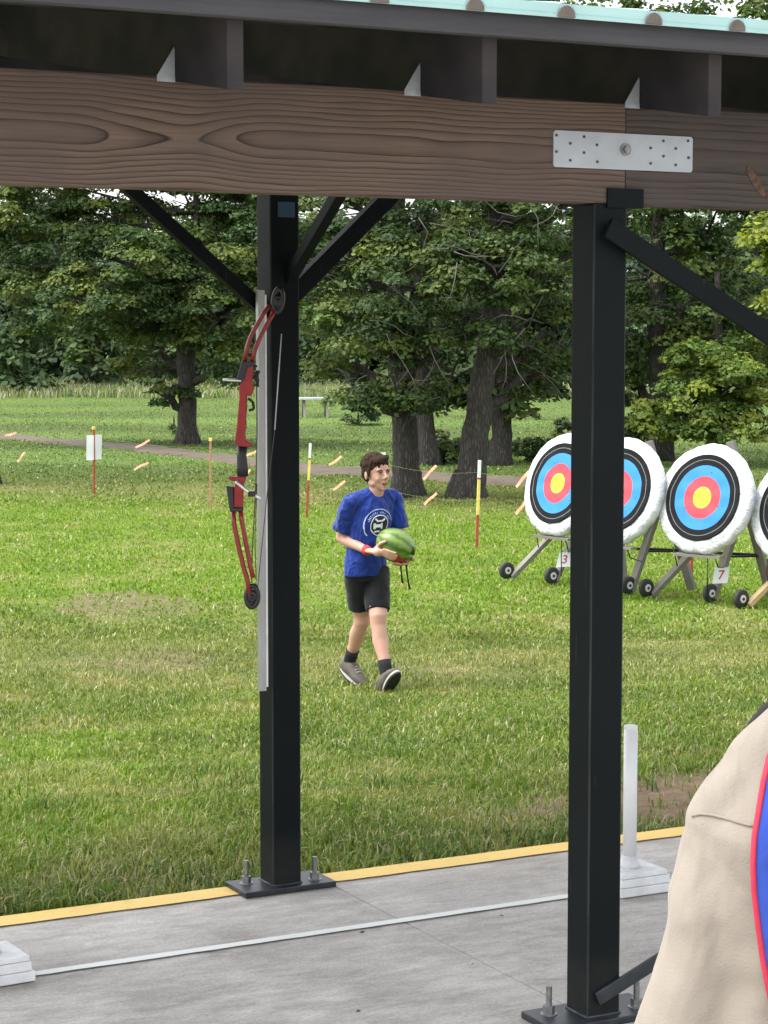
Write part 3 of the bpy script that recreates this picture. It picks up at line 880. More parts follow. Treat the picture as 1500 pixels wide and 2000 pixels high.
# far wood: every tree its own object
k = 0
WORDS = ['rounded', 'broad', 'tall', 'ragged', 'low', 'leaning', 'narrow', 'full', 'pale', 'dusky']
far = [(-60, 86, 300, 15, 'grey green'), (40, 78, 420, 14, 'dull green'), (110, 92, 390, 16, 'dark'), (185, 84, 520, 12, 'mid green'), (245, 94, 440, 14, 'dark'), (310, 83, 560, 12, 'soft green'),
       (375, 93, 430, 15, 'dark'), (440, 84, 500, 13, 'mid green'), (500, 92, 380, 15, 'dull green'), (570, 85, 420, 14, 'dark'), (640, 93, 400, 15, 'mid green'), (700, 84, 560, 12, 'pale'),
       (770, 92, 420, 14, 'dark'), (850, 84, 480, 13, 'dull green'), (930, 93, 420, 15, 'dark'), (1010, 86, 560, 12, 'bright'), (1060, 95, 520, 14, 'bright'), (1120, 86, 500, 13, 'pale'),
       (1200, 92, 380, 15, 'dark'), (1290, 84, 420, 14, 'mid green'), (1380, 92, 360, 15, 'dull green'), (1470, 84, 420, 14, 'mid green'), (1560, 92, 330, 15, 'dark'), (1650, 84, 320, 15, 'dull green'), (-150, 80, 320, 14, 'dark')]
ttab = {'grey green': [(.070, .105, .055), (.085, .12, .06)], 'dull green': FARG, 'dark': [(.045, .080, .034), (.058, .095, .038)], 'mid green': FARG + GREEN[:2],
        'soft green': [(.09, .13, .05), (.075, .12, .045)], 'pale': [(.13, .19, .07), (.15, .20, .08)], 'bright': [(.15, .22, .07), (.18, .25, .08), (.12, .19, .06)]}
ORD = [w + ' from the left' for w in 'second third fourth fifth sixth seventh eighth ninth tenth eleventh twelfth thirteenth fourteenth fifteenth sixteenth seventeenth eighteenth nineteenth twentieth twenty-first twenty-second twenty-third twenty-fourth twenty-fifth'.split()] + ['leftmost of all']
for i, (px, Y, top, w, kind) in enumerate(far):
    p = at(px, 640, Y); x = p.x
    B = Vector((x, Y, gz(x, Y)))
    H = at(px, top - 60, Y).z - B.z
    wr = 62 * Y / F * (w / 14)
    lobes = [(random.gauss(0, .2), 0, H * .75, wr * .75, wr * .7, H * .26), (-wr * .5, -.3, H * .45, wr * .62, wr * .6, H * .26), (wr * .5, .2, H * .5, wr * .62, wr * .6, H * .26),
             (0, -.5, H * .22, wr * .95, wr * .6, H * .24), (wr * .2, -.8, H * .12, wr * .9, wr * .4, H * .14)]
    near_px = 'behind the spreading tree' if px < 500 else ('behind the stout trunks' if px < 1150 else 'behind the targets')
    make_tree(B, [(0, 0, 0, .22), (0, 0, H * .3, .16), (.1, 0, H * .8, .07)], lobes, .62, .95, 60, .15, ttab[kind],
              '%s %s far tree %s, %s' % (WORDS[i % 10], kind, near_px, ORD[i]),
              name='woodland_tree', group='trees of the far wood', limbs=False, shell=.5)
# the hill of woodland beyond, one mass
cs = np.stack([RNG.uniform(-34, 34, 2400), RNG.uniform(100, 108, 2400), RNG.uniform(-.6, 6.8, 2400)], 1)
o = leaves_from(cs, RNG.uniform(.7, 1.3, 2400), 36, .24, [(.045, .080, .036), (.06, .10, .042)], 'distant_woodland', None)
props(o, kind='stuff', label='distant dark woodland closing the view', cat='woodland')

# ================================================================== SHELTER
sh = empty('open_shelter', ORG, ANG, 'dark steel and timber shelter framing the view, with beam and teal roof edge', 'shelter')
def L_(u, v, z): return Vector((u, v, z))
PW = .106
def steel_post(u, v, z1, plate_u=.33, lab=None):
    mb = MB()
    mb.box((0, 0, z1 / 2 + .008), (PW, PW, z1 - .016), bev=.005)
    p = mb.build('post', M['postw'], sh); p.location = (u, v, 0); u_, v_ = u, v; u = v = 0
    if lab: p['label'] = lab
    pl = MB()
    pl.box((u, v, .011), (plate_u, .175, .020), bev=.003)
    for sx in (-1, 1):   # weld bead
        pl.tube([(u + sx * PW / 2, v - PW / 2, .022), (u + sx * PW / 2, v + PW / 2, .022)], .005, 6)
        pl.tube([(u - PW / 2, v + sx * PW / 2, .022), (u + PW / 2, v + sx * PW / 2, .022)], .005, 6)
    pl.build('base_plate', M['steel'], p)
    for sx in (-1, 1):
        b = MB(); x = u + sx * (plate_u / 2 - .055); y = v - .03 * sx
        b.tube([(x, y, .021), (x, y, .023), (x, y, .024)], [.024, .024, .022], 16, sm=False)
        b.tube([(x, y, .022), (x, y, .046)], .0165, 6, sm=False)
        b.tube([(x, y, .04), (x, y, .100)], .0085, 12, sm=False)
        b.build('anchor_bolt', M['bolt'], p)
    return p
ZB = plane_v(1119, 395, -.053)[1]
HB = plane_v(700, 171.6, -.053)[1] - ZB
p2 = steel_post(0, 0, ZB, .36, 'nearer steel post right of centre, bracketed to the beam')
v1 = 1.673; u1 = -.174
p1 = steel_post(u1, v1, 2.62, .34, 'farther steel post at the slab edge with the bow in front')
p3_ = steel_post(4.5, 0, ZB, .36)
p4_ = steel_post(4.3, v1, 2.62, .34)
p5_ = steel_post(-4.5, 0, ZB, .36)
# small blue sticker on the far post
mb = MB(); mb.box((.006, -PW / 2 - .0012, 2.30), (.062, .0016, .05))
mb.build('blue_tag', simple('dusty blue sticker', (.012, .050, .085), .5, 0, .2, 40, 0), p1)

def brace(a, b, w=.034, h=.05, name='brace', mat='post'):
    mb = MB(); mb.bar(a, b, w, h, bev=.003); return mb.build(name, M[mat], sh)
# knee braces of the far post
brace((u1 - .04, v1 + .0, 1.955), (u1 - .78, v1 - .0, 2.565), .04, .042)
brace((u1 + .04, v1, 2.01), (u1 + .66, v1, 2.58), .05, .058)
brace((u1 + .02, v1 - .04, at(590, 545, 7.15).z), (u1 + .02, v1 - .62, at(655, 392, 6.8).z + .17), .036, .040)
# crossing braces between the near posts
ta_, tb_ = plane_v(1182, 445, -.064), plane_v(1500, 655, -.064)
trs = (tb_[1] - ta_[1]) / (tb_[0] - ta_[0])
brace((ta_[0], -.075, ta_[1]), (4.4, -.075, ta_[1] + trs * (4.4 - ta_[0])), .016, .056)
ba, bb_ = plane_v(1166, 1952, -.062), plane_v(1262, 1892, -.066)
brs = (bb_[1] - ba[1]) / (bb_[0] - ba[0])
br = brace((ba[0], -.062, ba[1]), (4.35, -.085, ba[1] + brs * (4.35 - ba[0])), .010, .040, mat='steel')

# beams
TB = .076
UJ = plane_v(1222, 300, -.053)[0]
def beam_part(u0, u1_, v, z, mat, name='beam', h=HB, t=TB, parent=sh, off=None):
    mb = MB(); L = u1_ - u0
    n = max(2, int(L / .25)); rs = []
    for i in range(n + 1):
        x = -L / 2 + L * i / n
        c = .004
        pr = [(-t / 2 + c, -h / 2), (t / 2 - c, -h / 2), (t / 2, -h / 2 + c), (t / 2, h / 2 - c), (t / 2 - c, h / 2), (-t / 2 + c, h / 2), (-t / 2, h / 2 - c), (-t / 2, -h / 2 + c)]
        rs.append([(x, a + random.gauss(0, .0004), b_ + random.gauss(0, .0006)) for a, b_ in pr])
    mb.rings(rs, sm=False)
    o = mb.build(name, mat, parent); o.location = ((u0 + u1_) / 2, v, z + h / 2)
    return o
beam_l = beam_part(-4.2, UJ - .002, -.015, ZB, M['beam'], off=0); beam_l['label'] = 'warm brown beam piece with long oval grain'
beam_r = beam_part(UJ + .002, 5.2, -.013, ZB - .003, M['beam_grey']); beam_r['label'] = 'darker weathered beam piece right of the joint'
beam_f = beam_part(-4.2, 5.2, v1, 2.625, M['rafter']); beam_f['label'] = 'dark beam carried by the farther posts'
# knot in the right piece
uk, zk = plane_v(1478, 355, -.055)
mb = MB(); R_ = Matrix.Rotation(math.radians(-38), 3, 'Y')
mb.ell((uk, -.0515, zk), (.014, .002, .052), R_, 14, 8)
kn = mb.build('knot', simple('resinous knot', (.085, .040, .022), .7, 0, .6, 60, .3, .002), sh)
# saddle bracket
ub0, zb1 = plane_v(1187, 367, -.06); ub1, zb0 = plane_v(1257, 407, -.06)
mb = MB()
mb.box(((ub0 + ub1) / 2, -.057, (zb0 + zb1) / 2), (ub1 - ub0, .006, zb1 - zb0))
mb.box(((ub0 + ub1) / 2, .029, (zb0 + zb1) / 2), (ub1 - ub0, .006, zb1 - zb0))
mb.box(((ub0 + ub1) / 2, -.014, ZB - .007), (ub1 - ub0, .09, .008))
mb.build('saddle_bracket', M['post'], sh)
# splice plate with bolt and nails
ua, za = plane_v(1081, 254, -.056); uc, zc = plane_v(1352, 332, -.056)
za2 = plane_v(1081, 326, -.056)[1]; 
pc = ((ua + uc) / 2, (za + za2) / 2); PWd, PHt = uc - ua, za - za2
mb = MB(); r = .008; pts = []
for cx, cz, a0 in ((1, 1, 0), (-1, 1, 90), (-1, -1, 180), (1, -1, 270)):
    for q in range(4):
        a = math.radians(a0 + q * 30)
        pts.append((pc[0] + cx * (PWd / 2 - r) + r * math.cos(a), -.0535, pc[1] + cz * (PHt / 2 - r) + r * math.sin(a)))
mb.prism(pts, (0, -.0035, 0))
spl = mb.build('splice_plate', M['galv'], sh)
u_b, z_b = plane_v(1222, 292, -.058)
mb = MB(); mb.tube([(u_b, -.057, z_b), (u_b, -.0605, z_b)], .0165, 20, sm=False); mb.tube([(u_b, -.0600, z_b), (u_b, -.069, z_b)], .0105, 6, sm=False)
mb.build('bolt', M['bolt'], spl)
for px, py in [(1087, 264), (1087, 296), (1141, 267), (1114, 280), (1166, 283), (1141, 298), (1114, 313), (1167, 316), (1296, 275), (1344, 275), (1271, 289), (1320, 290), (1296, 305), (1345, 308), (1271, 319), (1320, 322)]:
    a, b_ = plane_v(px, py, -.058); mb = MB(); mb.tube([(a, -.0568, b_), (a, -.0592, b_)], .0038, 8, sm=False); mb.build('nail', M['nail'], spl)

# rafters, ties, purlins, roof
SL = .155    # roof rise per metre going away
RU = [plane_v(x, 155, -.053)[0] for x in (358, 862, 1262)]
step = (RU[2] - RU[0]) / 2
us = [RU[0] + step * k for k in range(-5, 8)]
V0 = -.36
for u in us:
    mb = MB(); hr = .157; t = .040
    z0 = ZB + HB - .002
    def zr(v): return z0 + SL * v
    prof = []
    for v in (V0, 2.9):
        prof.append([(-t / 2, v, zr(v)), (t / 2, v, zr(v)), (t / 2, v, zr(v) + hr), (-t / 2, v, zr(v) + hr)])
    mb.rings([[Vector(q) for q in pr] for pr in prof], sm=False)
    o = mb.build('rafter', M['rafter'], sh); o.location = (u, 0, 0)
    tie = MB()
    zt = ZB + HB + .001
    tie.add([(-.0215, -.0535, zt), (-.0215, .005, zt), (-.0215, -.0535, zt + .066), (-.0235, -.0535, zt), (-.0235, .005, zt), (-.0235, -.0535, zt + .066)], [(0, 1, 2), (3, 5, 4), (0, 2, 5, 3), (0, 3, 4, 1), (1, 4, 5, 2)])
    tie.add([(-.0235, -.0545, zt), (-.068, -.0545, zt), (-.0235, -.0545, zt + .070), (-.0235, -.0525, zt), (-.068, -.0525, zt), (-.0235, -.0525, zt + .070)], [(0, 1, 2), (3, 5, 4), (0, 2, 5, 3), (0, 3, 4, 1), (1, 4, 5, 2)])
    tie.box((-.045, -.0545, zt - .006), (.046, .002, .014))
    to = tie.build('rafter_tie', M['tie'], sh); to.location = (u, 0, 0)
zt_top = ZB + HB + .155
for kk, v in enumerate((V0 + .012, .35, 1.0, 1.7, 2.4)):
    hb_ = .060 if kk == 0 else .04
    wv = .036 if kk == 0 else .09
    z = zt_top + SL * v
    mb = MB(); mb.box((0, 0, 0), (9.4, wv, hb_), bev=.003)
    o = mb.build('fascia_board' if kk == 0 else 'purlin', M['rafter'] if kk else simple('grey fascia board', (.050, .048, .052), .8, 0, .35, 5, .3, .003, stretch=(.3, 3, 6)), sh)
    o.location = (.5, v - (.03 if kk == 0 else 0), z + hb_ / 2 + .001 + (0 if kk else -.002))
# sheathing seen from below
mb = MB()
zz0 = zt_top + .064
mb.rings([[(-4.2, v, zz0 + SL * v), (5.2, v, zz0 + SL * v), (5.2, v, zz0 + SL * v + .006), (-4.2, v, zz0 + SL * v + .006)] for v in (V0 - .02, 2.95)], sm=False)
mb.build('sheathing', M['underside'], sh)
# ribbed roof sheet with a folded front lip
rib_px = [(925, 22), (1103, 38), (1274, 48), (1436, 64)]
ru = [plane_v(x, y, V0 - .05)[0] for x, y in rib_px]
rs_ = (ru[-1] - ru[0]) / 3
z_sheet = zz0 + .008
prof = []
k0 = -16
u = ru[0] + rs_ * k0
cur = []
for k in range(k0, 14):
    c = ru[0] + rs_ * k
    cur += [(c - .030, 0), (c - .017, .022), (c - .006, .026), (c + .006, .026), (c + .017, .022), (c + .030, 0), (c + rs_ / 2, 0.0)]
cur = [q for q in cur if -4.2 < q[0] < 5.2]
mb = MB()
def sheet_z(v): return z_sheet + SL * v
vf = V0 - .055
top = [[(a, v, sheet_z(v) + b_) for a, b_ in cur] for v in (vf, 2.98)]
n = len(cur)
mb.add([p for r_ in top for p in r_], [(i, i + 1, n + i + 1, n + i) for i in range(n - 1)])
mb.build('roof_sheet', M['roofpanel'], sh)
mb = MB()
lip = [(-4.2, 0), (5.2, 0)]
mb.box((.5, vf + .003, sheet_z(vf) + .006), (9.4, .004, .034))
mb.build('drip_edge', M['roofpanel'], sh)
for k in range(k0, 14):
    c = ru[0] + rs_ * k
    if -4.1 < c < 5.1:
        mb = MB(); pts = [(c + .024 * math.cos(a), vf - .0005, sheet_z(vf) - .010 + .028 * math.sin(a)) for a in [math.pi * q / 8 for q in range(9)]]
        mb.prism(pts, (0, -.006, 0)); mb.build('rib_closure', M['foam'], sh)

# channel strapped to the far post
c_top = at(510, 566, 7.15); c_bot = at(512, 1349, 7.15)
chn = empty('bow_rail', (c_bot.x, c_bot.y, 0), ANG, 'grey metal rail with a pale lip strapped upright to the farther post', 'rail')
mb = MB(); hz = c_top.z - c_bot.z
mb.box((0, 0, c_bot.z + hz / 2), (.024, .022, hz), bev=.002); mb.build('channel', M['channel'], chn)
mb = MB(); mb.box((.0135, -.010, c_bot.z + hz / 2 - .001), (.006, .008, hz - .03), bev=.001); mb.build('lip', M['edgewhite'], chn)

# ================================================================== BOW
DB = 6.99
bow0 = at(472, 870, DB)
bow = empty('compound_bow', bow0, 0, 'red compound bow with black grip hanging upright against the farther post', 'bow')
def bp(px, py, dy=0.0):
    return at(px, py, DB) - bow0 + Vector((0, dy, 0))
def zb(x, y): return (400 + x / 2.941, 540 + y / 2.941)
def bpoly(pts, t, y0=0.0): return [bp(*zb(*p)) + Vector((0, y0 - t / 2, 0)) for p in pts]
mb = MB()
up = [(232, 498), (282, 502), (278, 560), (272, 610), (283, 640), (268, 690), (243, 680), (243, 760), (238, 800), (240, 850), (232, 900), (240, 945), (275, 958), (262, 978), (236, 982), (232, 1080), (240, 1150), (226, 1190), (222, 1250), (220, 1330), (165, 1325), (168, 1210), (180, 1180), (140, 1165), (138, 1145), (188, 1150), (200, 1120), (200, 1000), (192, 975), (172, 950), (185, 860), (192, 780), (200, 690), (198, 630), (222, 600), (232, 560)]
mb.prism(bpoly(up, .026), (0, .026, 0))
mb.build('riser', M['riser'], bow, bevel=.003)
mb = MB(); gp = [zb(*p) for p in [(216, 975), (212, 1030), (216, 1090), (218, 1148)]]
mb.tube([bp(*p) for p in gp], [.021, .019, .021, .022], 14, flat=.85); mb.build('grip', M['black'], bow)
for pts in ([(215, 484), (290, 487), (285, 512), (246, 522), (228, 596), (184, 592)], [(124, 1200), (166, 1207), (168, 1325), (222, 1325), (220, 1348), (146, 1350)]):
    mb = MB(); mb.prism(bpoly(pts, .036), (0, .036, 0)); mb.build('limb_pocket', M['black'], bow, bevel=.003)
limbs_ = [([(372, 165), (330, 225), (290, 295), (262, 350), (243, 410), (228, 488)], [.0105] * 6), ([(402, 195), (365, 260), (330, 325), (306, 375), (288, 425), (270, 490)], [.0105] * 6),
          ([(162, 1345), (168, 1420), (182, 1490), (196, 1560), (212, 1625), (228, 1690), (245, 1745), (258, 1830)], [.0115] * 8), ([(205, 1345), (212, 1400), (224, 1460), (236, 1530), (250, 1600), (262, 1665), (278, 1730)], [.0115] * 7)]
for pts, r_ in limbs_:
    mb = MB(); mb.tube([bp(*zb(*p)) for p in pts], r_, 10, flat=.7); mb.build('limb', M['limb'], bow)
def cam_disc(cx, cy, rx, ry, tilt):
    mb = MB()
    c = bp(*zb(cx, cy)); R = Matrix.Rotation(tilt, 3, 'Y'); s_ = DB / F / 2.941
    for rr_, th, rm in ((1.0, .020, .16), (.35, .026, .3)):
        pts = [c + R @ Vector((rx * s_ * rr_ * math.cos(a), 0, ry * s_ * rr_ * math.sin(a))) for a in [2 * math.pi * q / 28 for q in range(29)]]
        mb.tube(pts, [th * .42] * 29, 8, caps=False)
    for a in (.4, 1.9, 3.3, 4.9):
        mb.tube([c, c + R @ Vector((rx * s_ * math.cos(a), 0, ry * s_ * math.sin(a)))], .006, 6)
    mb.box(c, (rx * s_ * .9, .012, ry * s_ * 1.2), R, bev=.003)
    mb.tube([c + Vector((0, -.02, 0)), c + Vector((0, .02, 0))], .006, 10)
    return mb
cam_disc(420, 138, 26, 66, .12).build('cam', M['black'], bow)
cam_disc(272, 1838, 34, 62, .05).build('cam', M['black'], bow)
mb = MB(); mb.tube([bp(*zb(441, 330)), bp(*zb(418, 620)), bp(*zb(400, 900)), bp(*zb(365, 1180)), bp(*zb(335, 1480)), bp(*zb(302, 1800))], .0016, 6); mb.build('bowstring', M['string'], bow)
mb = MB(); mb.tube([bp(*zb(441, 330), -.002), bp(*zb(402, 880), -.002)], .0022, 6); mb.build('string_serving', M['palestring'], bow)
mb = MB(); mb.tube([bp(*zb(298, 560)), bp(*zb(300, 900)), bp(*zb(294, 1190)), bp(*zb(272, 1600)), bp(*zb(270, 1760))], .0022, 6)
mb.tube([bp(*zb(300, 1190)), bp(*zb(288, 1500)), bp(*zb(296, 1780))], .0016, 6); mb.build('cable', M['string'], bow)
mb = MB(); mb.tube([bp(*zb(180, 1172), -.025), bp(*zb(210, 1200), -.025), bp(*zb(245, 1228), -.025), bp(*zb(285, 1250), -.02), bp(*zb(322, 1278), -.02)], .0055, 8); mb.build('cable_guard', M['chrome'], bow)
mb = MB(); c = bp(*zb(272, 1246), -.02); mb.box(c, (.026, .02, .018), bev=.004); mb.build('cable_slide', M['black'], bow)
mb = MB(); mb.tube([bp(*zb(104, 592), -.01), bp(*zb(210, 598), -.01)], .0045, 8); mb.build('rest_rod', M['chrome'], bow)
mb = MB()
for a, b_ in (((284, 520), (300, 512)), ((292, 545), (318, 550)), ((286, 590), (314, 598)), ((290, 620), (312, 630)), ((250, 700), (276, 720)), ((276, 720), (284, 760)), ((284, 760), (254, 770)), ((302, 540), (304, 620))):
    mb.tube([bp(*zb(*a), -.005), bp(*zb(*b_), -.005)], .005, 6)
mb.build('arrow_rest', M['black'], bow)['kind'] = 'stuff'

# ================================================================== WHITE MARKER POLES ON THE SLAB
def marker(u, v, label, rz=0.0, pole=.51):
    r = empty('marker_pole', uv(u, v), ANG + rz, label, 'pole', 'white poles standing on the shooting line')
    for k, (w, z0, h) in enumerate(((.205, .004, .030), (.195, .035, .028), (.185, .064, .016))):
        for s in (-1, 1):
            if k == 2:
                if s == 1: continue
                mb = MB(); mb.box((0, 0, z0 + h / 2), (w, w, h), bev=.003); mb.build('board', M['whitewood'], r)
            else:
                mb = MB(); mb.box((random.gauss(0, .002), s * w / 4, z0 + h / 2), (w, w / 2 - .003, h), bev=.003); mb.build('board', M['whitewood'], r)
    mb = MB(); mb.tube([(0, 0, .078), (0, 0, .095), (0, 0, .12)], [.040, .034, .027], 20); mb.build('collar', M['whitewood'], r)
    mb = MB(); mb.tube([(0, 0, .08), (0, 0, pole)], .0235, 20, sm=True); mb.tube([(0, 0, pole - .01), (0, 0, pole + .001)], .0237, 20, sm=False); mb.build('pipe', M['pvc'], r)
    return r
q = at(1229, 1737, 7.35); t_ = -CAM.z / ray(1229, 1737).z; q = CAM + ray(1229, 1737) * t_; dd = q - ORG
marker(dd.dot(E), dd.dot(N), 'white pipe in a stacked board foot just behind the near post', pole=.565)
t_ = -CAM.z / ray(-22, 1912).z; q = CAM + ray(-22, 1912) * t_; dd = q - ORG
marker(dd.dot(E), dd.dot(N), 'white painted block foot cut by the left edge of the picture', .06)

# ================================================================== TARGETS
def target(name, label, face_px, face_ry, yaw, lean, feetL, feetR, back, tag_txt, apex_px, stub=True, newleg=False, mats=None):
    """face_px: centre of the mat; face_ry: half height in pixels"""
    Rm = .485
    Y = Rm * math.cos(lean) * F / face_ry
    C0 = at(face_px[0], face_px[1], Y)
    gl, gr, gb = ground(*feetL), ground(*feetR), ground(*back)
    base = (gl + gr + gb) / 3; base = Vector((base.x, base.y, gz(base.x, base.y)))
    r = empty('archery_target', base, 0, label, 'archery target', 'round archery targets on wheeled wooden stands')
    nrm = Vector((-math.sin(yaw) * math.cos(lean), -math.cos(yaw) * math.cos(lean), math.sin(lean)))
    h = Vector((math.cos(yaw), -math.sin(yaw), 0)); u = h.cross(nrm) * -1
    if u.z < 0: u = -u
    c = C0 - base - nrm * .105
    Rm3 = Matrix((h, u, nrm)).transposed()
    # the mat: rounded, sagging fabric cover
    mb = MB(); n = 72; T = .105
    prof = [(0.0, T + .0), (.72, T - .001), (.93, T - .006), (.985, T - .022), (1.005, T - .05), (1.0, .03), (.98, .006), (.93, 0), (0.0, 0)]
    rs = []
    for rr, zz in prof:
        ring = []
        for k in range(n):
            a = 2 * math.pi * k / n
            low = max(0, -math.sin(a))
            wob = 1 + .006 * math.sin(5 * a + 1) + .005 * math.sin(9 * a) + (.006 * math.sin(23 * a + 2) + .02 * low * (.5 + .5 * math.sin(13 * a))) * (1 if .5 < zz / T < .99 or zz < .04 and rr > .9 else .2)
            zz2 = zz + (.010 * low * math.sin(17 * a) if rr > .9 else 0)
            ring.append(c + Rm3 @ Vector((Rm * max(rr, .001) * wob * math.cos(a), Rm * max(rr, .001) * wob * math.sin(a), zz2)))
        rs.append(ring)
    mb.rings(rs); mb.build('covered_mat', M['cover'], r)
    # target face: rings of printed paper, gently cockled
    fc = c
    def ringmesh(r0, r1, name, mat, lift):
        mb = MB(); m_ = 64; V = []
        for q in range(3):
            rr = r0 + (r1 - r0) * q / 2
            for k in range(m_):
                a = 2 * math.pi * k / m_; x, y = rr * math.cos(a), rr * math.sin(a)
                w = .0022 * math.sin(y * 38 + math.sin(x * 9)) + .0015 * math.sin(x * 30 + y * 11)
                V.append(fc + Rm3 @ Vector((x, y, T + .0065 + lift + w)))
        fs = [(q * m_ + k, q * m_ + (k + 1) % m_, (q + 1) * m_ + (k + 1) % m_, (q + 1) * m_ + k) for q in range(2) for k in range(m_)]
        mb.add(V, fs, 0, True); return mb.build(name, mat, fobj)
    fb = MB(); V = [fc + Rm3 @ Vector((.383 * math.cos(2 * math.pi * k / 64), .383 * math.sin(2 * math.pi * k / 64), T + .001)) for k in range(64)]
    fb.prism(V, Rm3 @ Vector((0, 0, .002))); fobj = fb.build('target_face', M['f_black'], r)
    ringmesh(.002, .094, 'yellow_ring', M['f_yellow'], 0); ringmesh(.094, .188, 'red_ring', M['f_red'], 0); ringmesh(.188, .286, 'blue_ring', M['f_blue'], 0)
    ringmesh(.286, .334, 'black_ring', M['f_black'], 0); ringmesh(.334, .3375, 'thin_ring', M['f_line'], .0004); ringmesh(.3375, .376, 'black_ring', M['f_black'], 0)
    hm = MB()
    for q in range(16):
        a = random.random() * 6.28; rr = abs(random.gauss(0, .16)); x, y = rr * math.cos(a), rr * math.sin(a)
        o_ = fc + Rm3 @ Vector((x, y, T + .0096)); s_ = random.uniform(.003, .0055)
        hm.add([o_ + h * s_ * math.cos(t) + u * s_ * math.sin(t) for t in (0, 1.05, 2.1, 3.14, 4.2, 5.2)], [(0, 1, 2, 3, 4, 5)])
    hm.build('arrow_holes', M['blackrubber'], fobj)['kind'] = 'stuff'
    # stand
    wood = M['board']; apex = at(apex_px[0], apex_px[1], Y + .40) - base
    ins = .13
    def leg(g, top, nm='leg', mat=wood):
        mb = MB(); mb.bar(g - base + Vector((0, 0, .03)), top, .040, .088, up=(.3, -.4, .2), bev=.003); return mb.build(nm, mat, r)
    l1 = leg(gl, apex + (apex - (gl - base)).normalized() * .02, mat=M['newboard'] if newleg else wood); l2 = leg(gr, apex + Vector((.02, .05, 0)))
    sp_top = at(*stub, Y + .42) - base if stub else apex
    leg(gb, sp_top, 'back_leg')
    mb = MB(); zc_ = .40
    def on(g, z):
        a = g - base; f = (z - a.z) / (apex.z - a.z); return a.lerp(apex, f)
    bl = gb - base; fz = (zc_ - bl.z) / (sp_top.z - bl.z); bq = bl.lerp(sp_top, fz)
    mb.bar(on(gl, zc_) + Vector((-.05, 0, .01)), bq + Vector((.02, 0, 0)), .03, .022); mb.bar(on(gr, zc_ - .01), bq + Vector((0, 0, -.01)), .02, .018)
    mb.build('crossbar', M['black'], r)
    # ledge bar under the mat and a hanging cord
    bot = c - u * Rm
    mb = MB(); mb.bar(bot - h * .22 + nrm * .04 + Vector((0, 0, -.014)), bot + h * .26 + nrm * .04 + Vector((0, 0, -.014)), .09, .022); mb.build('ledge', M['board'], r)
    mb = MB(); s0 = bot + h * .18
    mb.tube([s0 + nrm * .05, s0 + h * .05 + nrm * .06 + Vector((0, 0, -.10)), on(gr, .30) + Vector((0, -.05, 0))], .006, 6)
    mb.tube([bot - h * .30 + u * .05, bot - h * .24 + Vector((0, 0, -.12))], .006, 6)
    mb.tube([s0 - h * .1, s0 - h * .1 + Vector((0, 0, -.36))], .005, 6); mb.build('tie_cord', M['black'], r)
    # wheels on an axle
    ax = (gr - gl); ax.z = 0; ax.normalize()
    for g, sgn in ((gl, -1), (gr, -.2)):
        w = g - base + ax * (.055 * sgn) + Vector((0, -.05, .085)) + Vector((-.02, 0, 0))
        wd = Vector((math.cos(yaw - .5) * .75, -math.sin(yaw - .5) * .3 - .9, 0)).normalized()
        mb = MB(); R1, w_ = .082, .045
        pr = [(-w_ / 2, R1 * .55), (-w_ / 2, R1 * .86), (-w_ * .3, R1), (w_ * .3, R1), (w_ / 2, R1 * .86), (w_ / 2, R1 * .55)]
        s_ax = wd.cross(Vector((0, 0, 1)))
        rs = [[w + wd * x + (s_ax * math.cos(t) + Vector((0, 0, 1)) * math.sin(t)) * q for t in [2 * math.pi * k / 24 for k in range(24)]] for x, q in pr]
        mb.rings(rs); wo = mb.build('wheel', M['blackrubber'], r)
        mb = MB(); mb.tube([w - wd * (w_ / 2 + .004), w + wd * (w_ / 2 + .004)], R1 * .42, 18, sm=False); mb.build('hub', M['hub'], wo)
        mb = MB(); mb.tube([w - wd * (w_ / 2 + .010), w + wd * (w_ / 2 + .010)], R1 * .16, 10, sm=False); mb.build('axle', M['black'], wo)
    if tag_txt:
        tp = on(gr, .235) + Vector((-.012, -.075, 0))
        d = (apex - (gr - base)).normalized(); sx = Vector((.97, -.15, .06)).normalized()
        tu = (d - sx * d.dot(sx) * .45).normalized(); wv, hv = .132, .142
        mb = MB(); P4 = [tp + sx * a * wv / 2 + tu * b_ * hv / 2 for a, b_ in ((-1, -1), (1, -1), (1, 1), (-1, 1))]
        mb.prism(P4, Vector((0, -.004, 0))); tg = mb.build('number_card', M['paper'], r)
        cu = bpy.data.curves.new('digit', 'FONT'); cu.body = tag_txt; cu.size = .13; cu.align_x = 'CENTER'; cu.align_y = 'CENTER'; cu.extrude = .0008; cu.offset = .0008
        tob = bpy.data.objects.new('digit_tmp', cu); COL.objects.link(tob)
        dg = bpy.context.evaluated_depsgraph_get(); me = bpy.data.meshes.new_from_object(tob.evaluated_get(dg))
        bpy.data.objects.remove(tob)
        for v in me.vertices:
            v.co = tp + sx * v.co.x * .9 + tu * v.co.y * .9 + Vector((0, -.0055, 0)) + Vector((0, -1, 0)) * v.co.z
        me.materials.clear(); me.materials.append(M['redpaint'])
        o = bpy.data.objects.new('digit', me); COL.objects.link(o); o.parent = tg
    return r
rad = math.radians
target('a', 'target with card 3, half hidden by the left side of the near post', (1090, 944), 99, rad(53), rad(15), (1001, 1131), (1083, 1141), (1218, 1142), '3', (1160, 960), (1190, 856))
target('b', 'target showing only its right half beside the near post', (1203, 957), 103, rad(45), rad(15), (1142, 1152), (1232, 1160), (1352, 1158), None, (1292, 965), (1266, 862))
target('c', 'fully visible target with card 7, right of the near post', (1372, 972), 106, rad(44), rad(15), (1275, 1166), (1392, 1176), (1506, 1172), '7', (1453, 972), (1427, 862))
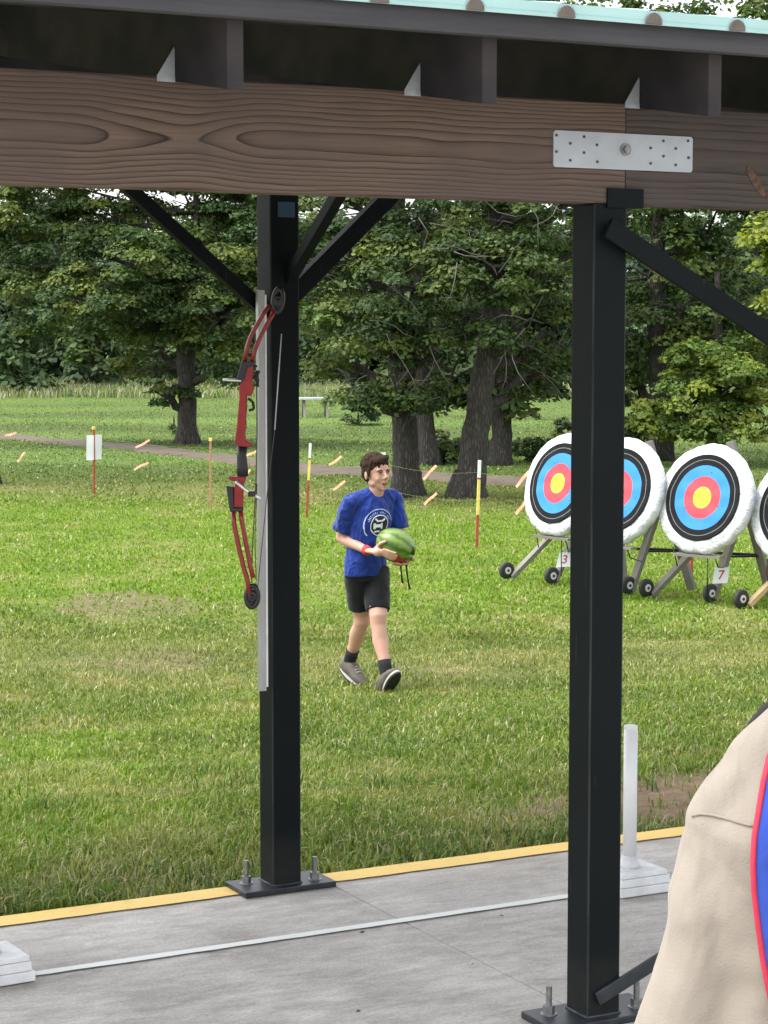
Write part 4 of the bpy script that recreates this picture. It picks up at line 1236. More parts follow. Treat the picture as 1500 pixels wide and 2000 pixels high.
target('d', 'target cut by the right edge of the picture with one fresh pine leg', (1560, 994), 109, rad(43), rad(15), (1462, 1188), (1590, 1198), (1710, 1190), None, (1655, 990), (1625, 880), newleg=True)

# ================================================================== STAKES, TWINE AND FLAGS
stakes = [(-60, 953, 820, 'plain'), (184, 965, 833, 'sheet'), (411, 990, 855, 'tan'), (599, 1010, 866, 'yellow'), (750, 1034, 884, 'white'), (931, 1069, 899, 'yellow'), (1150, 1096, 905, 'tan'), (1350, 1124, 932, 'red'), (1560, 1150, 940, 'tan')]
labs = {-60: 'bare stake just outside the left edge', 184: 'stake carrying a white paper sheet on the left', 411: 'plain tan stake with a pale top, left of the bow', 599: 'stake with white top and yellow band just right of the farther post',
        750: 'stake hidden behind the boy, only its white top over his head', 931: 'stake banded white, red and yellow in front of the leaning trunk', 1150: 'stake hidden behind the near post', 1350: 'red stake seen under the target with card 7', 1560: 'bare stake outside the right edge'}
SP = []
for px, py, top, kind in stakes:
    g = ground(px, py); H = at(px, top, g.y).z - g.z; SP.append((g, H))
    r = empty('boundary_stake', g, random.uniform(0, .5), labs[px], 'stake', 'boundary stakes across the lawn')
    lx = random.gauss(0, .012)
    if px == 931: lx = .03
    if px == 599: lx = .05
    def seg(z0, z1, mat, w=.030, nm='shaft'):
        mb = MB(); mb.bar((lx * z0 / H, 0, z0), (lx * z1 / H, 0, z1), w, w * .75, up=(0, 1, 0), bev=.002); return mb.build(nm, mat, r)
    if kind == 'yellow':
        c1 = .50 * H; c2 = .80 * H
        seg(-.12, c1 if px == 599 else c1 * .75, M['stake_red']); seg(c1 if px == 599 else c1 * .75, c2 - .02, M['stake_yellow'], .032, 'yellow_band')
        seg(c2 - .02, c2 + .0, M['stake_red'], .031, 'red_band'); seg(c2, H, M['stake_white'], .033, 'white_top')
    elif kind == 'red': seg(-.12, H, M['stake_red'])
    else:
        seg(-.12, H - .045, M['stake_red'] if kind == 'sheet' else M['stake_tan']); seg(H - .045, H, M['stake_yellow'] if kind != 'white' else M['stake_white'], .042, 'painted_top')
    if kind == 'sheet':
        mb = MB(); n = 8; V = []
        for i in range(n + 1):
            for j in range(n + 1):
                x = (i / n - .5) * .235; z = .50 + .365 * (j / n)
                V.append((x * (1 + .0 * j) + .006 * (j / n), -.022 - .012 * math.cos(x * 22) + .006 * math.sin(z * 14), z + .004 * math.sin(x * 25)))
        fs = [(i * (n + 1) + j, (i + 1) * (n + 1) + j, (i + 1) * (n + 1) + j + 1, i * (n + 1) + j + 1) for i in range(n) for j in range(n)]
        mb.add(V, fs, 0, True)
        mb.add([(a, b_ + .0012, c_) for a, b_, c_ in V], [f[::-1] for f in fs], 0, True)
        mb.build('paper_sheet', M['paper'], r)
        mb = MB(); mb.box((.0, -.0385, .685), (.016, .004, .37)); mb.build('batten', M['stake_red'], r)
flags = {0: [(20, 843), (278, 866), (490, 903), (655, 910), (840, 934), (1022, 964), (1476, 990), (1250, 975)], 1: [(40, 886), (275, 909), (662, 953), (841, 990), (1018, 1003), (1442, 1050), (480, 930)]}
for lv, hh in ((0, .80), (1, .50)):
    tw = MB(); path = []
    for i, (g, H) in enumerate(SP):
        path.append(g + Vector((0, -.02, hh * H / .93)))
        if i < len(SP) - 1:
            g2, H2 = SP[i + 1]
            for f in (.25, .5, .75):
                q = (g + Vector((0, 0, hh * H / .93))).lerp(g2 + Vector((0, 0, hh * H2 / .93)), f); q.z -= .05 * (1 - (2 * f - 1) ** 2); path.append(q)
    b0 = path[0].copy(); tw.tube([p - b0 for p in path], .0014, 5)
    t = tw.build('twine', M['twine']); t.location = b0
    props(t, label='%s strand of thin twine strung between the stakes with orange tape tails' % ('upper' if lv == 0 else 'lower'), cat='twine')
    for px, py in flags[lv]:
        # tied where the strand passes that bearing
        x = (px - 750) / F
        best = min(range(len(path) - 1), key=lambda i: 0 if (path[i].x / path[i].y - x) * (path[i + 1].x / path[i + 1].y - x) <= 0 else 1)
        a, b_ = path[best], path[best + 1]
        ta, tb = a.x / a.y, b_.x / b_.y; f = (x - ta) / (tb - ta + 1e-9); p = a.lerp(b_, max(0, min(1, f))) - b0
        L = random.uniform(.15, .22); tilt = random.uniform(.35, 1.0)
        if py == 843: tilt = .25
        d = Vector((math.cos(tilt), .15, math.sin(tilt))); s = Vector((0, 0, 1)).cross(d).normalized(); s = (s * .5 + Vector((-d.z, 0, d.x)) * .8).normalized()
        V = []; n = 6
        for i in range(n + 1):
            q = p - d * L * .5 + d * L * i / n + Vector((0, .01 * math.sin(i * 1.3), .005 * math.sin(i * 1.1 + px)))
            w = .017 * (1 - .3 * abs(i / n - .5)); V += [q - s * w, q + s * w]
        fs = [(2 * i, 2 * i + 2, 2 * i + 3, 2 * i + 1) for i in range(n)]
        mb = MB(); mb.add(V, fs, 0, True); mb.add([v + Vector((0, .001, 0)) for v in V], [q[::-1] for q in fs], 0, True)
        mb.build('tape_tail', M['ribbon'], t)

# distant picnic table
g = ground(615, 815)
pt = empty('picnic_table', g, .1, 'low pale topped table far off behind the lawn, right of the farther post', 'table')
s = g.y / F
for k in range(4):
    mb = MB(); mb.box((0, (k - 1.5) * .19, .50), (62 * s, .17, .05)); mb.build('plank', simple('pale table plank %d' % k, (.42, .45, .48), .5, 0, .1, 5, 0) if k == 0 else bpy.data.materials['pale table plank 0'], pt)
for sx in (-1, 1):
    for sy in (-1, 1):
        mb = MB(); mb.bar((sx * 22 * s, sy * .45, -.05), (sx * 22 * s, sy * .15, .48), .06, .09); mb.build('leg', M['board'], pt)

# ================================================================== PEOPLE
def skin_mat(name, c):
    m, nt, b = new_mat(name)
    v = coords(nt)
    n = noise(nt, v, 9, 4, .5)
    nt.links.new(ramp(nt, n, [(.3, tuple(x * y for x, y in zip(c, (.97, .86, .84)))), (.7, c)]), b.inputs['Base Color'])
    b.inputs['Roughness'].default_value = .5
    b.inputs['Subsurface Weight'].default_value = .12
    b.inputs['Subsurface Radius'].default_value = (.012, .005, .003)
    bump(nt, b, noise(nt, v, 160, 3), .08, .001)
    return m
M['skin'] = skin_mat('fair skin', (.55, .33, .25))
def cloth(name, c, fold=.5, scale=7.0, rough=.85, dist=.02, stretch=(1, 1, 1)):
    m, nt, b = new_mat(name)
    v = coords(nt, stretch)
    n = noise(nt, v, scale * .8, 4, .5, .4)
    nt.links.new(ramp(nt, n, [(.3, tuple(x * .90 for x in c)), (.7, tuple(min(1, x * 1.06) for x in c))]), b.inputs['Base Color'])
    b.inputs['Roughness'].default_value = rough; b.inputs['Specular IOR Level'].default_value = .2
    b.inputs['Sheen Weight'].default_value = .15
    f = noise(nt, v, scale, 3, .5, 1.0); w = noise(nt, coords(nt), 260, 2)
    bump(nt, b, math_(nt, 'ADD', f, math_(nt, 'MULTIPLY', w, .02)), fold, dist)
    return m
M['shirt'] = cloth('royal blue shirt', (.010, .034, .215), .9, 7.5, .85, .06, (1.3, 1.3, .6))
M['shorts'] = cloth('black shorts', (.007, .008, .009), .5, 7, .8, .03)
M['sock'] = simple('black sock', (.010, .010, .011), .9, 0, .2, 60, .2, .002)
M['shoe'] = simple('taupe shoe', (.10, .085, .068), .75, 0, .35, 30, .3, .004)
M['sole'] = simple('dark shoe sole', (.018, .018, .019), .7, 0, .2, 30, .2, .003)
M['midsole'] = simple('pale shoe midsole', (.42, .40, .36), .6, 0, .1, 30, .1, .002)
M['hair'] = simple('dark brown hair', (.036, .020, .012), .8, 0, .45, 26, .9, .006, spec=.15, stretch=(3, 3, .8))
M['lip'] = simple('lips', (.42, .16, .14), .5, 0, .1, 30, 0)
M['mouth'] = simple('open mouth', (.05, .014, .012), .7, 0, .1, 30, 0)
M['eye'] = simple('eye white', (.55, .52, .50), .3, 0, .03, 30, 0)
M['iris'] = simple('brown iris', (.03, .018, .012), .2, 0, .1, 30, 0)
M['band'] = simple('red wristband', (.55, .035, .045), .8, 0, .15, 50, .4, .003)
M['teeth'] = simple('teeth', (.65, .62, .56), .3, 0, .03, 30, 0)

def remesh(o, vox, smooth=6, fac=.5):
    r = o.modifiers.new('remesh', 'REMESH'); r.mode = 'VOXEL'; r.voxel_size = vox; r.use_smooth_shade = True
    if smooth:
        s = o.modifiers.new('smooth', 'SMOOTH'); s.iterations = smooth; s.factor = fac
    dg = bpy.context.evaluated_depsgraph_get(); dg.update()
    me = bpy.data.meshes.new_from_object(o.evaluated_get(dg)); me.name = o.data.name
    o.modifiers.clear(); old = o.data; o.data = me
    if not me.materials:
        for mt in old.materials: me.materials.append(mt)
    return o

def frame(f, up=Vector((0, 0, 1))):
    f = Vector(f).normalized(); r = f.cross(up).normalized(); u = r.cross(f)
    return Matrix((r, f, u)).transposed()      # columns: right, forward, up

def head(mb, c, R, s=1.0):
    """skull, jaw, nose, ears: c is the middle of the head, R columns right/forward/up"""
    def P(x, y, z): return c + R @ (Vector((x, y, z)) * s)
    mb.ell(P(0, -.012, .028), (.073 * s, .092 * s, .085 * s), R, 24, 16)
    mb.ell(P(0, .018, -.015), (.061 * s, .066 * s, .080 * s), R, 20, 14)
    mb.ell(P(0, .034, -.068), (.040 * s, .042 * s, .036 * s), R, 16, 10)        # jaw
    mb.ell(P(0, .064, -.094), (.019 * s, .016 * s, .015 * s), R, 10, 8)         # chin
    for sx in (-1, 1):
        mb.ell(P(sx * .032, .056, -.030), (.020 * s, .018 * s, .022 * s), R, 10, 8)   # cheek
        mb.ell(P(sx * .030, .070, .026), (.022 * s, .010 * s, .008 * s), R, 10, 8)    # brow
        mb.ell(P(sx * .076, -.010, -.010), (.009 * s, .020 * s, .031 * s), R @ Matrix.Rotation(sx * -.25, 3, 'Z'), 10, 10)   # ear
        mb.ell(P(sx * .045, .010, -.060), (.020 * s, .036 * s, .022 * s), R, 10, 8)   # jaw corner
    mb.tube([P(0, .078, .016), P(0, .091, -.006), P(0, .103, -.026)], [.0075 * s, .0095 * s, .0125 * s], 10)
    for sx in (-1, 1): mb.ell(P(sx * .010, .090, -.030), (.0075 * s, .010 * s, .007 * s), R, 8, 6)
    mb.ell(P(0, .076, -.052), (.022 * s, .012 * s, .008 * s), R, 10, 6)
    mb.ell(P(0, .072, -.078), (.020 * s, .011 * s, .008 * s), R, 10, 6)

def face_parts(body, c, R, s=1.0, hair_mat='hair', mouth_open=True):
    def P(x, y, z): return c + R @ (Vector((x, y, z)) * s)
    for sx in (-1, 1):
        mb = MB(); mb.ell(P(sx * .029, .0745, .006), (.0125 * s, .0065 * s, .0055 * s), R, 12, 8); e = mb.build('eye', M['eye'], body)
        mb = MB(); mb.ell(P(sx * .029, .0795, .005), (.0056 * s, .003 * s, .0052 * s), R, 12, 8); mb.build('iris', M['iris'], e) if False else mb.build('iris', M['iris'], body)
        mb = MB(); mb.tube([P(sx * .014, .0815, .020), P(sx * .030, .0815, .026), P(sx * .046, .073, .021)], [.0028 * s, .0036 * s, .002 * s], 6); mb.build('eyebrow', M['hair'], body)
        mb = MB(); mb.tube([P(sx * .016, .0785, .010), P(sx * .029, .0822, .0135), P(sx * .042, .0755, .009)], [.0018 * s, .0026 * s, .0016 * s], 6); mb.build('eyelid', M['lip'] if False else M['hair'], body)
    mb = MB(); mb.ell(P(0, .0815, -.0625), (.019 * s, .0065 * s, .0085 * s), R, 14, 8); mb.build('mouth', M['mouth'], body)
    mb = MB(); mb.tube([P(-.021, .0785, -.0605), P(-.008, .0885, -.0515), P(.008, .0885, -.0515), P(.021, .0785, -.0605)], [.002 * s, .0038 * s, .0038 * s, .002 * s], 8)
    mb.tube([P(-.019, .0785, -.064), P(0, .0875, -.0735), P(.019, .0785, -.064)], [.002 * s, .0045 * s, .002 * s], 8); mb.build('lips', M['lip'], body)
    mb = MB(); mb.ell(P(0, .0865, -.0570), (.012 * s, .003 * s, .0025 * s), R, 10, 6); mb.build('teeth', M['teeth'], body)

def hair(body, c, R, s=1.0, fringe=True):
    def P(x, y, z): return c + R @ (Vector((x, y, z)) * s)
    mb = MB()
    mb.ell(P(0, -.022, .042), (.0805 * s, .096 * s, .083 * s), R, 26, 16)
    mb.ell(P(0, -.050, .000), (.073 * s, .062 * s, .070 * s), R, 20, 14)
    rnd = random.Random(5)
    for k in range(130):       # locks
        a = rnd.uniform(0, 6.283); e_ = rnd.uniform(.15, 1.5)
        d = Vector((math.cos(a) * math.cos(e_), math.sin(a) * math.cos(e_), math.sin(e_)))
        p = Vector((d.x * .081, -.022 + d.y * .097, .042 + d.z * .084))
        t = Vector((d.x * .3 + .35 + rnd.gauss(0, .08), d.y * .4 + .35, -.75 + .5 * (1 - d.z))); t = (t - d * t.dot(d)).normalized()
        mb.tube([P(*(p - t * .008)), P(*(p + t * .012 + d * .003)), P(*(p + t * .027 + d * .001))], [.0035 * s, .0045 * s, .0015 * s], 6)
    if fringe:
        for k in range(20):
            x = -.062 + .118 * k / 19
            z0 = .100 - .35 * (x + .01) ** 2 * 8 * .5; yy = .074 - 7.0 * x * x
            mb.tube([P(x - .014, yy - .030, z0 + .010), P(x, yy - .004, z0 - .004), P(x + .016, yy + .002, z0 - .026 + rnd.uniform(-.010, .006))], [.007 * s, .0055 * s, .0015 * s], 6)
        for sx in (-1, 1):
            for k in range(5): mb.tube([P(sx * .074, .012 - .012 * k, .035), P(sx * .076, .020 - .012 * k, .005), P(sx * .073, .020 - .010 * k, -.020 - .012 * (k > 2))], [.007 * s, .006 * s, .003 * s], 6)
    o = mb.build('hair', M['hair'], body); remesh(o, .0045 * s, 1)
    return o

# ------------------------------------------------------------------ the boy
g = ground(735, 1345)
SCALE = F / g.y
boy = empty('person', g, 0, 'boy in a blue printed T-shirt and black shorts striding over the lawn, laughing', 'person')
def B(px, py, y=0.0): return Vector(((px - 735) / SCALE, y, (1345 - py) / SCALE * 1.0))
fwd = Vector((.53, -.85, 0)).normalized(); rt = Vector((-.85, -.53, 0)).normalized()
MELC = B(773, 1053, -.26)
mel_long = Vector((.80, -.05, -.42)).normalized()
MR = frame(mel_long)
MRAD = Vector((.104, .134, .106))
def mel_pt(d, off=0.0):
    d = Vector(d).normalized(); l = MR.transposed() @ d
    r = 1 / math.sqrt((l.x / MRAD.x) ** 2 + (l.y / MRAD.y) ** 2 + (l.z / MRAD.z) ** 2)
    return MELC + d * (r + off)
mb = MB()
hipR, hipL = Vector((-.13, .00, .79)), Vector((.0, .06, .79))
kneeR, kneeL = B(706, 1216, .10), B(739, 1214, -.10)
ankR, ankL = B(681, 1303, .27), B(755, 1308, -.20)
pel = Vector((-.066, .03, .80))
# trunk
mb.tube([pel + Vector((0, 0, -.03)), Vector((-.058, .03, .92)), Vector((-.045, .03, 1.08)), Vector((-.03, .03, 1.2)), Vector((-.015, .03, 1.27))], [.115, .105, .118, .12, .07], 20, flat=.8, up=fwd)
shR, shL = Vector((-.165, -.06, 1.235)), Vector((.12, .12, 1.245))
mb.tube([shR, Vector((-.02, .03, 1.265)), shL], [.050, .062, .050], 14)
neck0, neck1 = Vector((-.012, .03, 1.24)), B(736, 948, -.005)
mb.tube([neck0, neck1, neck1 + Vector((0, 0, .06))], [.058, .048, .046], 16)
# legs
for h_, k_, a_ in ((hipR, kneeR, ankR), (hipL, kneeL, ankL)):
    d = (a_ - k_)
    mb.tube([h_, h_.lerp(k_, .5), k_ + Vector((0, 0, .05)), k_, k_ + d * .12, k_ + d * .32 + Vector((-.004, .012, 0)), k_ + d * .6, a_ + Vector((0, 0, .03)), a_], [.086, .074, .057, .053, .050, .053, .041, .032, .034], 16)
    mb.ell(k_ + fwd * .012 + Vector((0, 0, .004)), (.040, .040, .050))
# feet inside the shoes
mb.tube([ankR, ankR + Vector((.006, -.006, -.035)), ankR + fwd * .03 + Vector((0, 0, -.055))], [.032, .028, .018], 12)
mb.tube([ankL, ankL + Vector((.0, 0, -.035)), ankL + fwd * .03 + Vector((0, 0, -.045))], [.032, .028, .018], 12)
# arms
elR = B(666, 1047, .045); wrR = B(717, 1066, -.150)
elL = B(782, 1046, .10); wrL = MELC + Vector((.075, .12, -.075))
for s_, e_, w_ in ((shR, elR, wrR), (shL, elL, wrL)):
    mb.tube([s_, s_.lerp(e_, .3), s_.lerp(e_, .75), e_], [.050, .046, .038, .037], 14)
    mb.ell(e_, (.037, .037, .036))
    mb.tube([e_, e_.lerp(w_, .28), e_.lerp(w_, .7), w_], [.036, .040, .031, .0255], 14)
def hand(wr, palm_d, f0, f1, spread, thumb0, thumb1, across):
    """palm and fingers laid on the melon; directions are taken from the melon's middle"""
    pc = mel_pt(palm_d, .018)
    base = wr.lerp(pc, .25)
    mb.tube([wr, base, pc], [.026, .030, .030], 12, flat=.62, up=across)
    mb.ell(pc, (.036, .030, .030))
    for k in range(4):
        off = Vector(across) * ((k - 1.5) * spread)
        a = Vector(f0) + off; b_ = Vector(f1) + off * 1.15
        ln = (1.0, 1.12, 1.05, .85)[k]
        P_ = [pc.lerp(mel_pt(a, .012), .35)] + [mel_pt(a.lerp(a + (b_ - a) * ln, q), .0075 + .006 * math.sin(q * 3.1)) for q in (0, .35, .7, 1.0)]
        mb.tube(P_, [.0105, .0100, .0095, .0088, .0072], 8)
    t0, t1 = mel_pt(thumb0, .012), mel_pt(thumb1, .010)
    mb.tube([base.lerp(pc, .4), t0, t0.lerp(t1, .55) + (t0 - MELC).normalized() * .006, t1], [.015, .0125, .0115, .0085], 8)
hand(wrR, (-.86, -.42, -.28), (-.60, -.72, -.36), (.05, -.92, -.62), .17, (-.78, -.62, .15), (-.48, -.78, .30), (0, .25, -.9))
hand(wrL, (.42, .45, -.80), (.30, .05, -.95), (.05, -.45, -.93), .17, (.75, .05, -.62), (.72, -.35, -.50), (.9, 0, .2))
# head
HC = B(736, 918, -.01)
HR = frame(Vector((.60, -.80, -.03)))
HR = HR @ Matrix.Rotation(.05, 3, 'Y')
HS = 1.04
head(mb, HC, HR, HS)
mb.tube([neck1 + Vector((0, .01, 0)), HC + HR @ Vector((0, -.02, -.05))], [.046, .045], 14)
body = mb.build('body', M['skin'], boy); remesh(body, .0062, 3, .5)
face_parts(body, HC, HR, HS); hair(body, HC, HR, HS)

# shirt
mb = MB()
def oring(c, a, b_, n=40, ax=None, wob=.0, ph=0):
    """ellipse ring: a across (rt), b_ fore-aft (fwd)"""
    c = Vector(c); out = []
    for k in range(n):
        t = 2 * math.pi * k / n; w = 1 + wob * math.sin(5 * t + ph) + wob * .6 * math.sin(9 * t + ph * 2)
        out.append(c + rt * (a * w * math.cos(t)) + fwd * (b_ * w * math.sin(t)))
    return out
mb.rings([oring((-.080, .03, .748), .145, .118, wob=.035, ph=1), oring((-.076, .03, .80), .142, .118, wob=.03, ph=1.6), oring((-.068, .03, .90), .136, .112, wob=.022, ph=2.3),
          oring((-.058, .03, 1.0), .138, .115, wob=.012, ph=3), oring((-.040, .03, 1.12), .150, .120), oring((-.028, .03, 1.20), .155, .110), oring((-.018, .03, 1.255), .120, .082), oring((-.013, .03, 1.283), .068, .062)])
sR = elR - shR; sL = elL - shL
mb.tube([shR + Vector((.05, .03, .0)), shR + Vector((-.006, 0, .0)), shR.lerp(elR, .35), shR.lerp(elR, .78)], [.066, .058, .068, .073], 24)
mb.tube([shL + Vector((-.05, -.03, .0)), shL + Vector((.0, 0, .0)), shL.lerp(elL, .35), shL.lerp(elL, .80)], [.066, .056, .066, .070], 24)
mb.tube([shR + Vector((0, 0, .012)), Vector((-.016, .03, 1.262)), shL + Vector((0, 0, .010))], [.052, .066, .052], 18)
# hem dips at the left hip
shirt = mb.build('shirt', M['shirt'], boy); remesh(shirt, .0072, 3, .5)
d_ = bpy.data.textures.new('folds', 'CLOUDS'); d_.noise_scale = .09
dm = shirt.modifiers.new('folds', 'DISPLACE'); dm.texture = d_; dm.strength = .026; dm.mid_level = .5
# collar rib
mb = MB(); ring = []
for k in range(33):
    t = 2 * math.pi * k / 32
    ring.append(Vector((-.012, .018, 1.288)) + rt * (.059 * math.cos(t)) + fwd * (.058 * math.sin(t)) + Vector((0, 0, -.034 * (math.sin(t) + .15) if math.sin(t) > -.15 else .012)))
mb.tube(ring, [.0065] * 33, 8, caps=False); mb.build('collar', M['shirt'], shirt)

# chest print laid onto the cloth
dg = bpy.context.evaluated_depsgraph_get(); dg.update()
bv = BVHTree.FromObject(shirt, dg)
pc_ = Vector((0, 0, 0)) + B(734, 1036, 0) ; pdir = fwd
P0 = pc_ + fwd * .5 - rt * .0
# shift so that the print centre lies on the ray through the chest
P0 = Vector((-.052, .03, 1.085)) + rt * -.012 + fwd * .5
up_ = Vector((0, 0, 1))
def decal(shapes, name, mat, lift):
    """shapes: quads/triangles in print coordinates (metres), subdivided and dropped on the shirt"""
    mb = MB()
    for sh_ in shapes:
        pts = []
        ok = True
        for a, b_ in sh_:
            o_ = P0 - rt * a + up_ * b_
            hit = bv.ray_cast(o_, -fwd)
            if hit[0] is None: ok = False; break
            pts.append(hit[0] + hit[1] * lift if hit[1].dot(fwd) > 0 else hit[0] - hit[1] * lift)
        if ok: mb.add(pts, [tuple(range(len(pts)))])
    if mb.v: return mb.build(name, mat, shirt)
def arc(r0, r1, a0, a1, n):
    out = []
    for k in range(n):
        t0 = math.radians(a0 + (a1 - a0) * k / n); t1 = math.radians(a0 + (a1 - a0) * (k + 1) / n)
        out.append([(r0 * math.cos(t0), r0 * math.sin(t0)), (r1 * math.cos(t0), r1 * math.sin(t0)), (r1 * math.cos(t1), r1 * math.sin(t1)), (r0 * math.cos(t1), r0 * math.sin(t1))])
    return out
M['ink'] = simple('pale blue print ink', (.40, .50, .72), .7, 0, .15, 60, 0); M['inkw'] = simple('white print ink', (.68, .72, .74), .7, 0, .12, 60, 0); M['inkb'] = simple('black print ink', (.008, .010, .022), .7, 0, .1, 60, 0)
decal(arc(.103, .109, 15, 218, 60), 'print_outer_ring', M['ink'], .0024)
decal(arc(.064, .070, 0, 360, 60), 'print_inner_ring', M['inkw'], .0026)
dsk = []
for r0, r1 in ((0.001, .02), (.02, .042), (.042, .064)): dsk += arc(r0, r1, 0, 360, 40)
decal(dsk, 'print_disc', M['inkb'], .0022)
def stroke(x0, y0, x1, y1, w, n=5):
    d = Vector((x1 - x0, y1 - y0)); l = d.length; d /= l; p = Vector((-d.y, d.x)) * w / 2
    out = []
    for k in range(n):
        a = Vector((x0, y0)) + d * l * k / n; b_ = Vector((x0, y0)) + d * l * (k + 1) / n
        out.append([(a.x - p.x, a.y - p.y), (b_.x - p.x, b_.y - p.y), (b_.x + p.x, b_.y + p.y), (a.x + p.x, a.y + p.y)])
    return out
emb = stroke(-.040, -.002, .012, -.002, .020) + stroke(-.040, .016, -.040, -.022, .016) + stroke(-.036, .044, -.012, .026, .012) + stroke(.036, .044, .010, .026, .012) + stroke(-.012, .030, .010, .030, .010) + stroke(.014, .016, .014, -.022, .014) + stroke(-.042, -.040, .0, -.036, .010)
decal(emb, 'print_emblem', M['inkw'], .0032)
lett = []
rnd = random.Random(3)
for k in range(17):      # unreadably small lettering round the badge
    a = 160 - k * 8.2
    if k in (8, 13): continue
    for q in range(2):
        aa = a + rnd.uniform(-1.6, 1.6); lett += arc(.078 + .004 * q, .092 - .005 * rnd.random(), aa, aa + 1.9, 1)
decal(lett, 'print_lettering', M['ink'], .0026)

# shorts
mb = MB()
mb.rings([oring((-.072, .03, .84), .118, .098), oring((-.072, .03, .78), .128, .108), oring((-.068, .03, .72), .122, .105)])
for h_, k_, r0, r1 in ((hipR, kneeR, .088, .084), (hipL, kneeL, .088, .084)):
    d = (k_ - h_); zc_ = .525; e_ = h_ + d * ((zc_ - h_.z) / d.z)
    mb.tube([h_ + Vector((0, 0, -.0)), h_.lerp(e_, .5), e_], [r0, .086, r1], 24)
shorts = mb.build('shorts', M['shorts'], boy); remesh(shorts, .0072, 2, .5)
dm = shorts.modifiers.new('folds', 'DISPLACE'); dm.texture = d_; dm.strength = .012; dm.mid_level = .5
dg = bpy.context.evaluated_depsgraph_get(); dg.update(); bs = BVHTree.FromObject(shorts, dg)
mb = MB()
for (x0, z0, x1, z1) in ((.0, .012, .006, .012), (.006, .012, .006, -.012), (-.002, -.012, .006, -.012), (-.002, .004, -.002, -.012)):
    o1 = B(722, 1180, -1) ; pts = []
    dx, dz = x1 - x0, z1 - z0; l = math.hypot(dx, dz); nx, nz = -dz / l * .0018, dx / l * .0018
    for a, b_ in ((x0 - nx, z0 - nz), (x1 - nx, z1 - nz), (x1 + nx, z1 + nz), (x0 + nx, z0 + nz)):
        h_ = bs.ray_cast(o1 + Vector((a, 0, b_)), Vector((0, 1, 0)))
        if h_[0] is not None: pts.append(h_[0] + Vector((0, -.003, 0)))
    if len(pts) == 4: mb.add(pts, [(0, 1, 2, 3)])
mb.build('small_logo', M['inkw'], shorts)

# wristband
mb = MB(); d = (wrR - elR).normalized(); mb.tube([wrR - d * .022, wrR - d * .018, wrR + d * .016, wrR + d * .020], [.029, .0325, .0325, .029], 20); mb.build('wristband', M['band'], boy)
# socks and shoes
for a_, k_ in ((ankR, kneeR), (ankL, kneeL)):
    d = (k_ - a_).normalized(); mb = MB(); mb.tube([a_ - Vector((0, 0, .045)), a_, a_ + d * .06, a_ + d * .098], [.044, .0425, .0425, .0455], 20); mb.build('sock', M['sock'], boy)
def shoe(an, f, pitch, roll=0.0, dz=0.0):
    f = Vector(f).normalized()
    fr = (f * math.cos(pitch) + Vector((0, 0, math.sin(pitch)))).normalized()
    Rr = frame(fr); o = an + Vector((0, 0, -.050 + dz))
    def ring(y, w, z0, z1, n=20, flat=.0):
        out = []
        for k in range(n):
            t = 2 * math.pi * k / n; cx, cz = math.cos(t), math.sin(t)
            zz = (z0 + z1) / 2 + (z1 - z0) / 2 * (abs(cz) ** .75) * (1 if cz > 0 else -1)
            out.append(o + Rr @ Vector((w * abs(cx) ** .8 * (1 if cx > 0 else -1), y, zz)))
        return out
    mb = MB(); mb.rings([ring(-.078, .022, -.028, .035), ring(-.070, .036, -.034, .058), ring(-.035, .044, -.036, .070), ring(.0, .046, -.036, .072), ring(.04, .047, -.036, .056), ring(.09, .048, -.036, .026), ring(.135, .044, -.036, .012), ring(.165, .028, -.034, -.004), ring(.175, .010, -.030, -.016)])
    sh_ = mb.build('shoe', M['shoe'], boy)
    mb = MB(); mb.rings([[o + Rr @ Vector((x * w, y, z)) for x, y in outl] for z, w in ((-.052, 1.0), (-.036, 1.06))] ) if False else None
    n = 28; out0 = []
    for k in range(n):
        t = 2 * math.pi * k / n; y = .050 + .130 * math.sin(t); w = (.043 + .009 * math.sin(t)) * math.cos(t); out0.append((w, y))
    mb = MB(); mb.rings([[o + Rr @ Vector((x * s_, y, z)) for x, y in out0] for z, s_ in ((-.056, .97), (-.046, 1.03), (-.044, 1.03))], sm=False); mb.build('outsole', M['sole'], sh_)
    mb = MB(); mb.rings([[o + Rr @ Vector((x * s_, y, z)) for x, y in out0] for z, s_ in ((-.0438, 1.05), (-.030, 1.05))], sm=False); mb.build('midsole', M['midsole'], sh_)
    mb = MB()
    for q in range(4): mb.tube([o + Rr @ Vector((-.022, .030 + .02 * q, .050 - .008 * q)), o + Rr @ Vector((0, .034 + .02 * q, .056 - .008 * q)), o + Rr @ Vector((.022, .030 + .02 * q, .050 - .008 * q))], .003, 6)
    mb.build('laces', M['midsole'], sh_)
shoe(ankR, (.62, -.70, 0), -.42, dz=.0)
shoe(ankL, (.50, -.95, 0), .78, dz=.0)

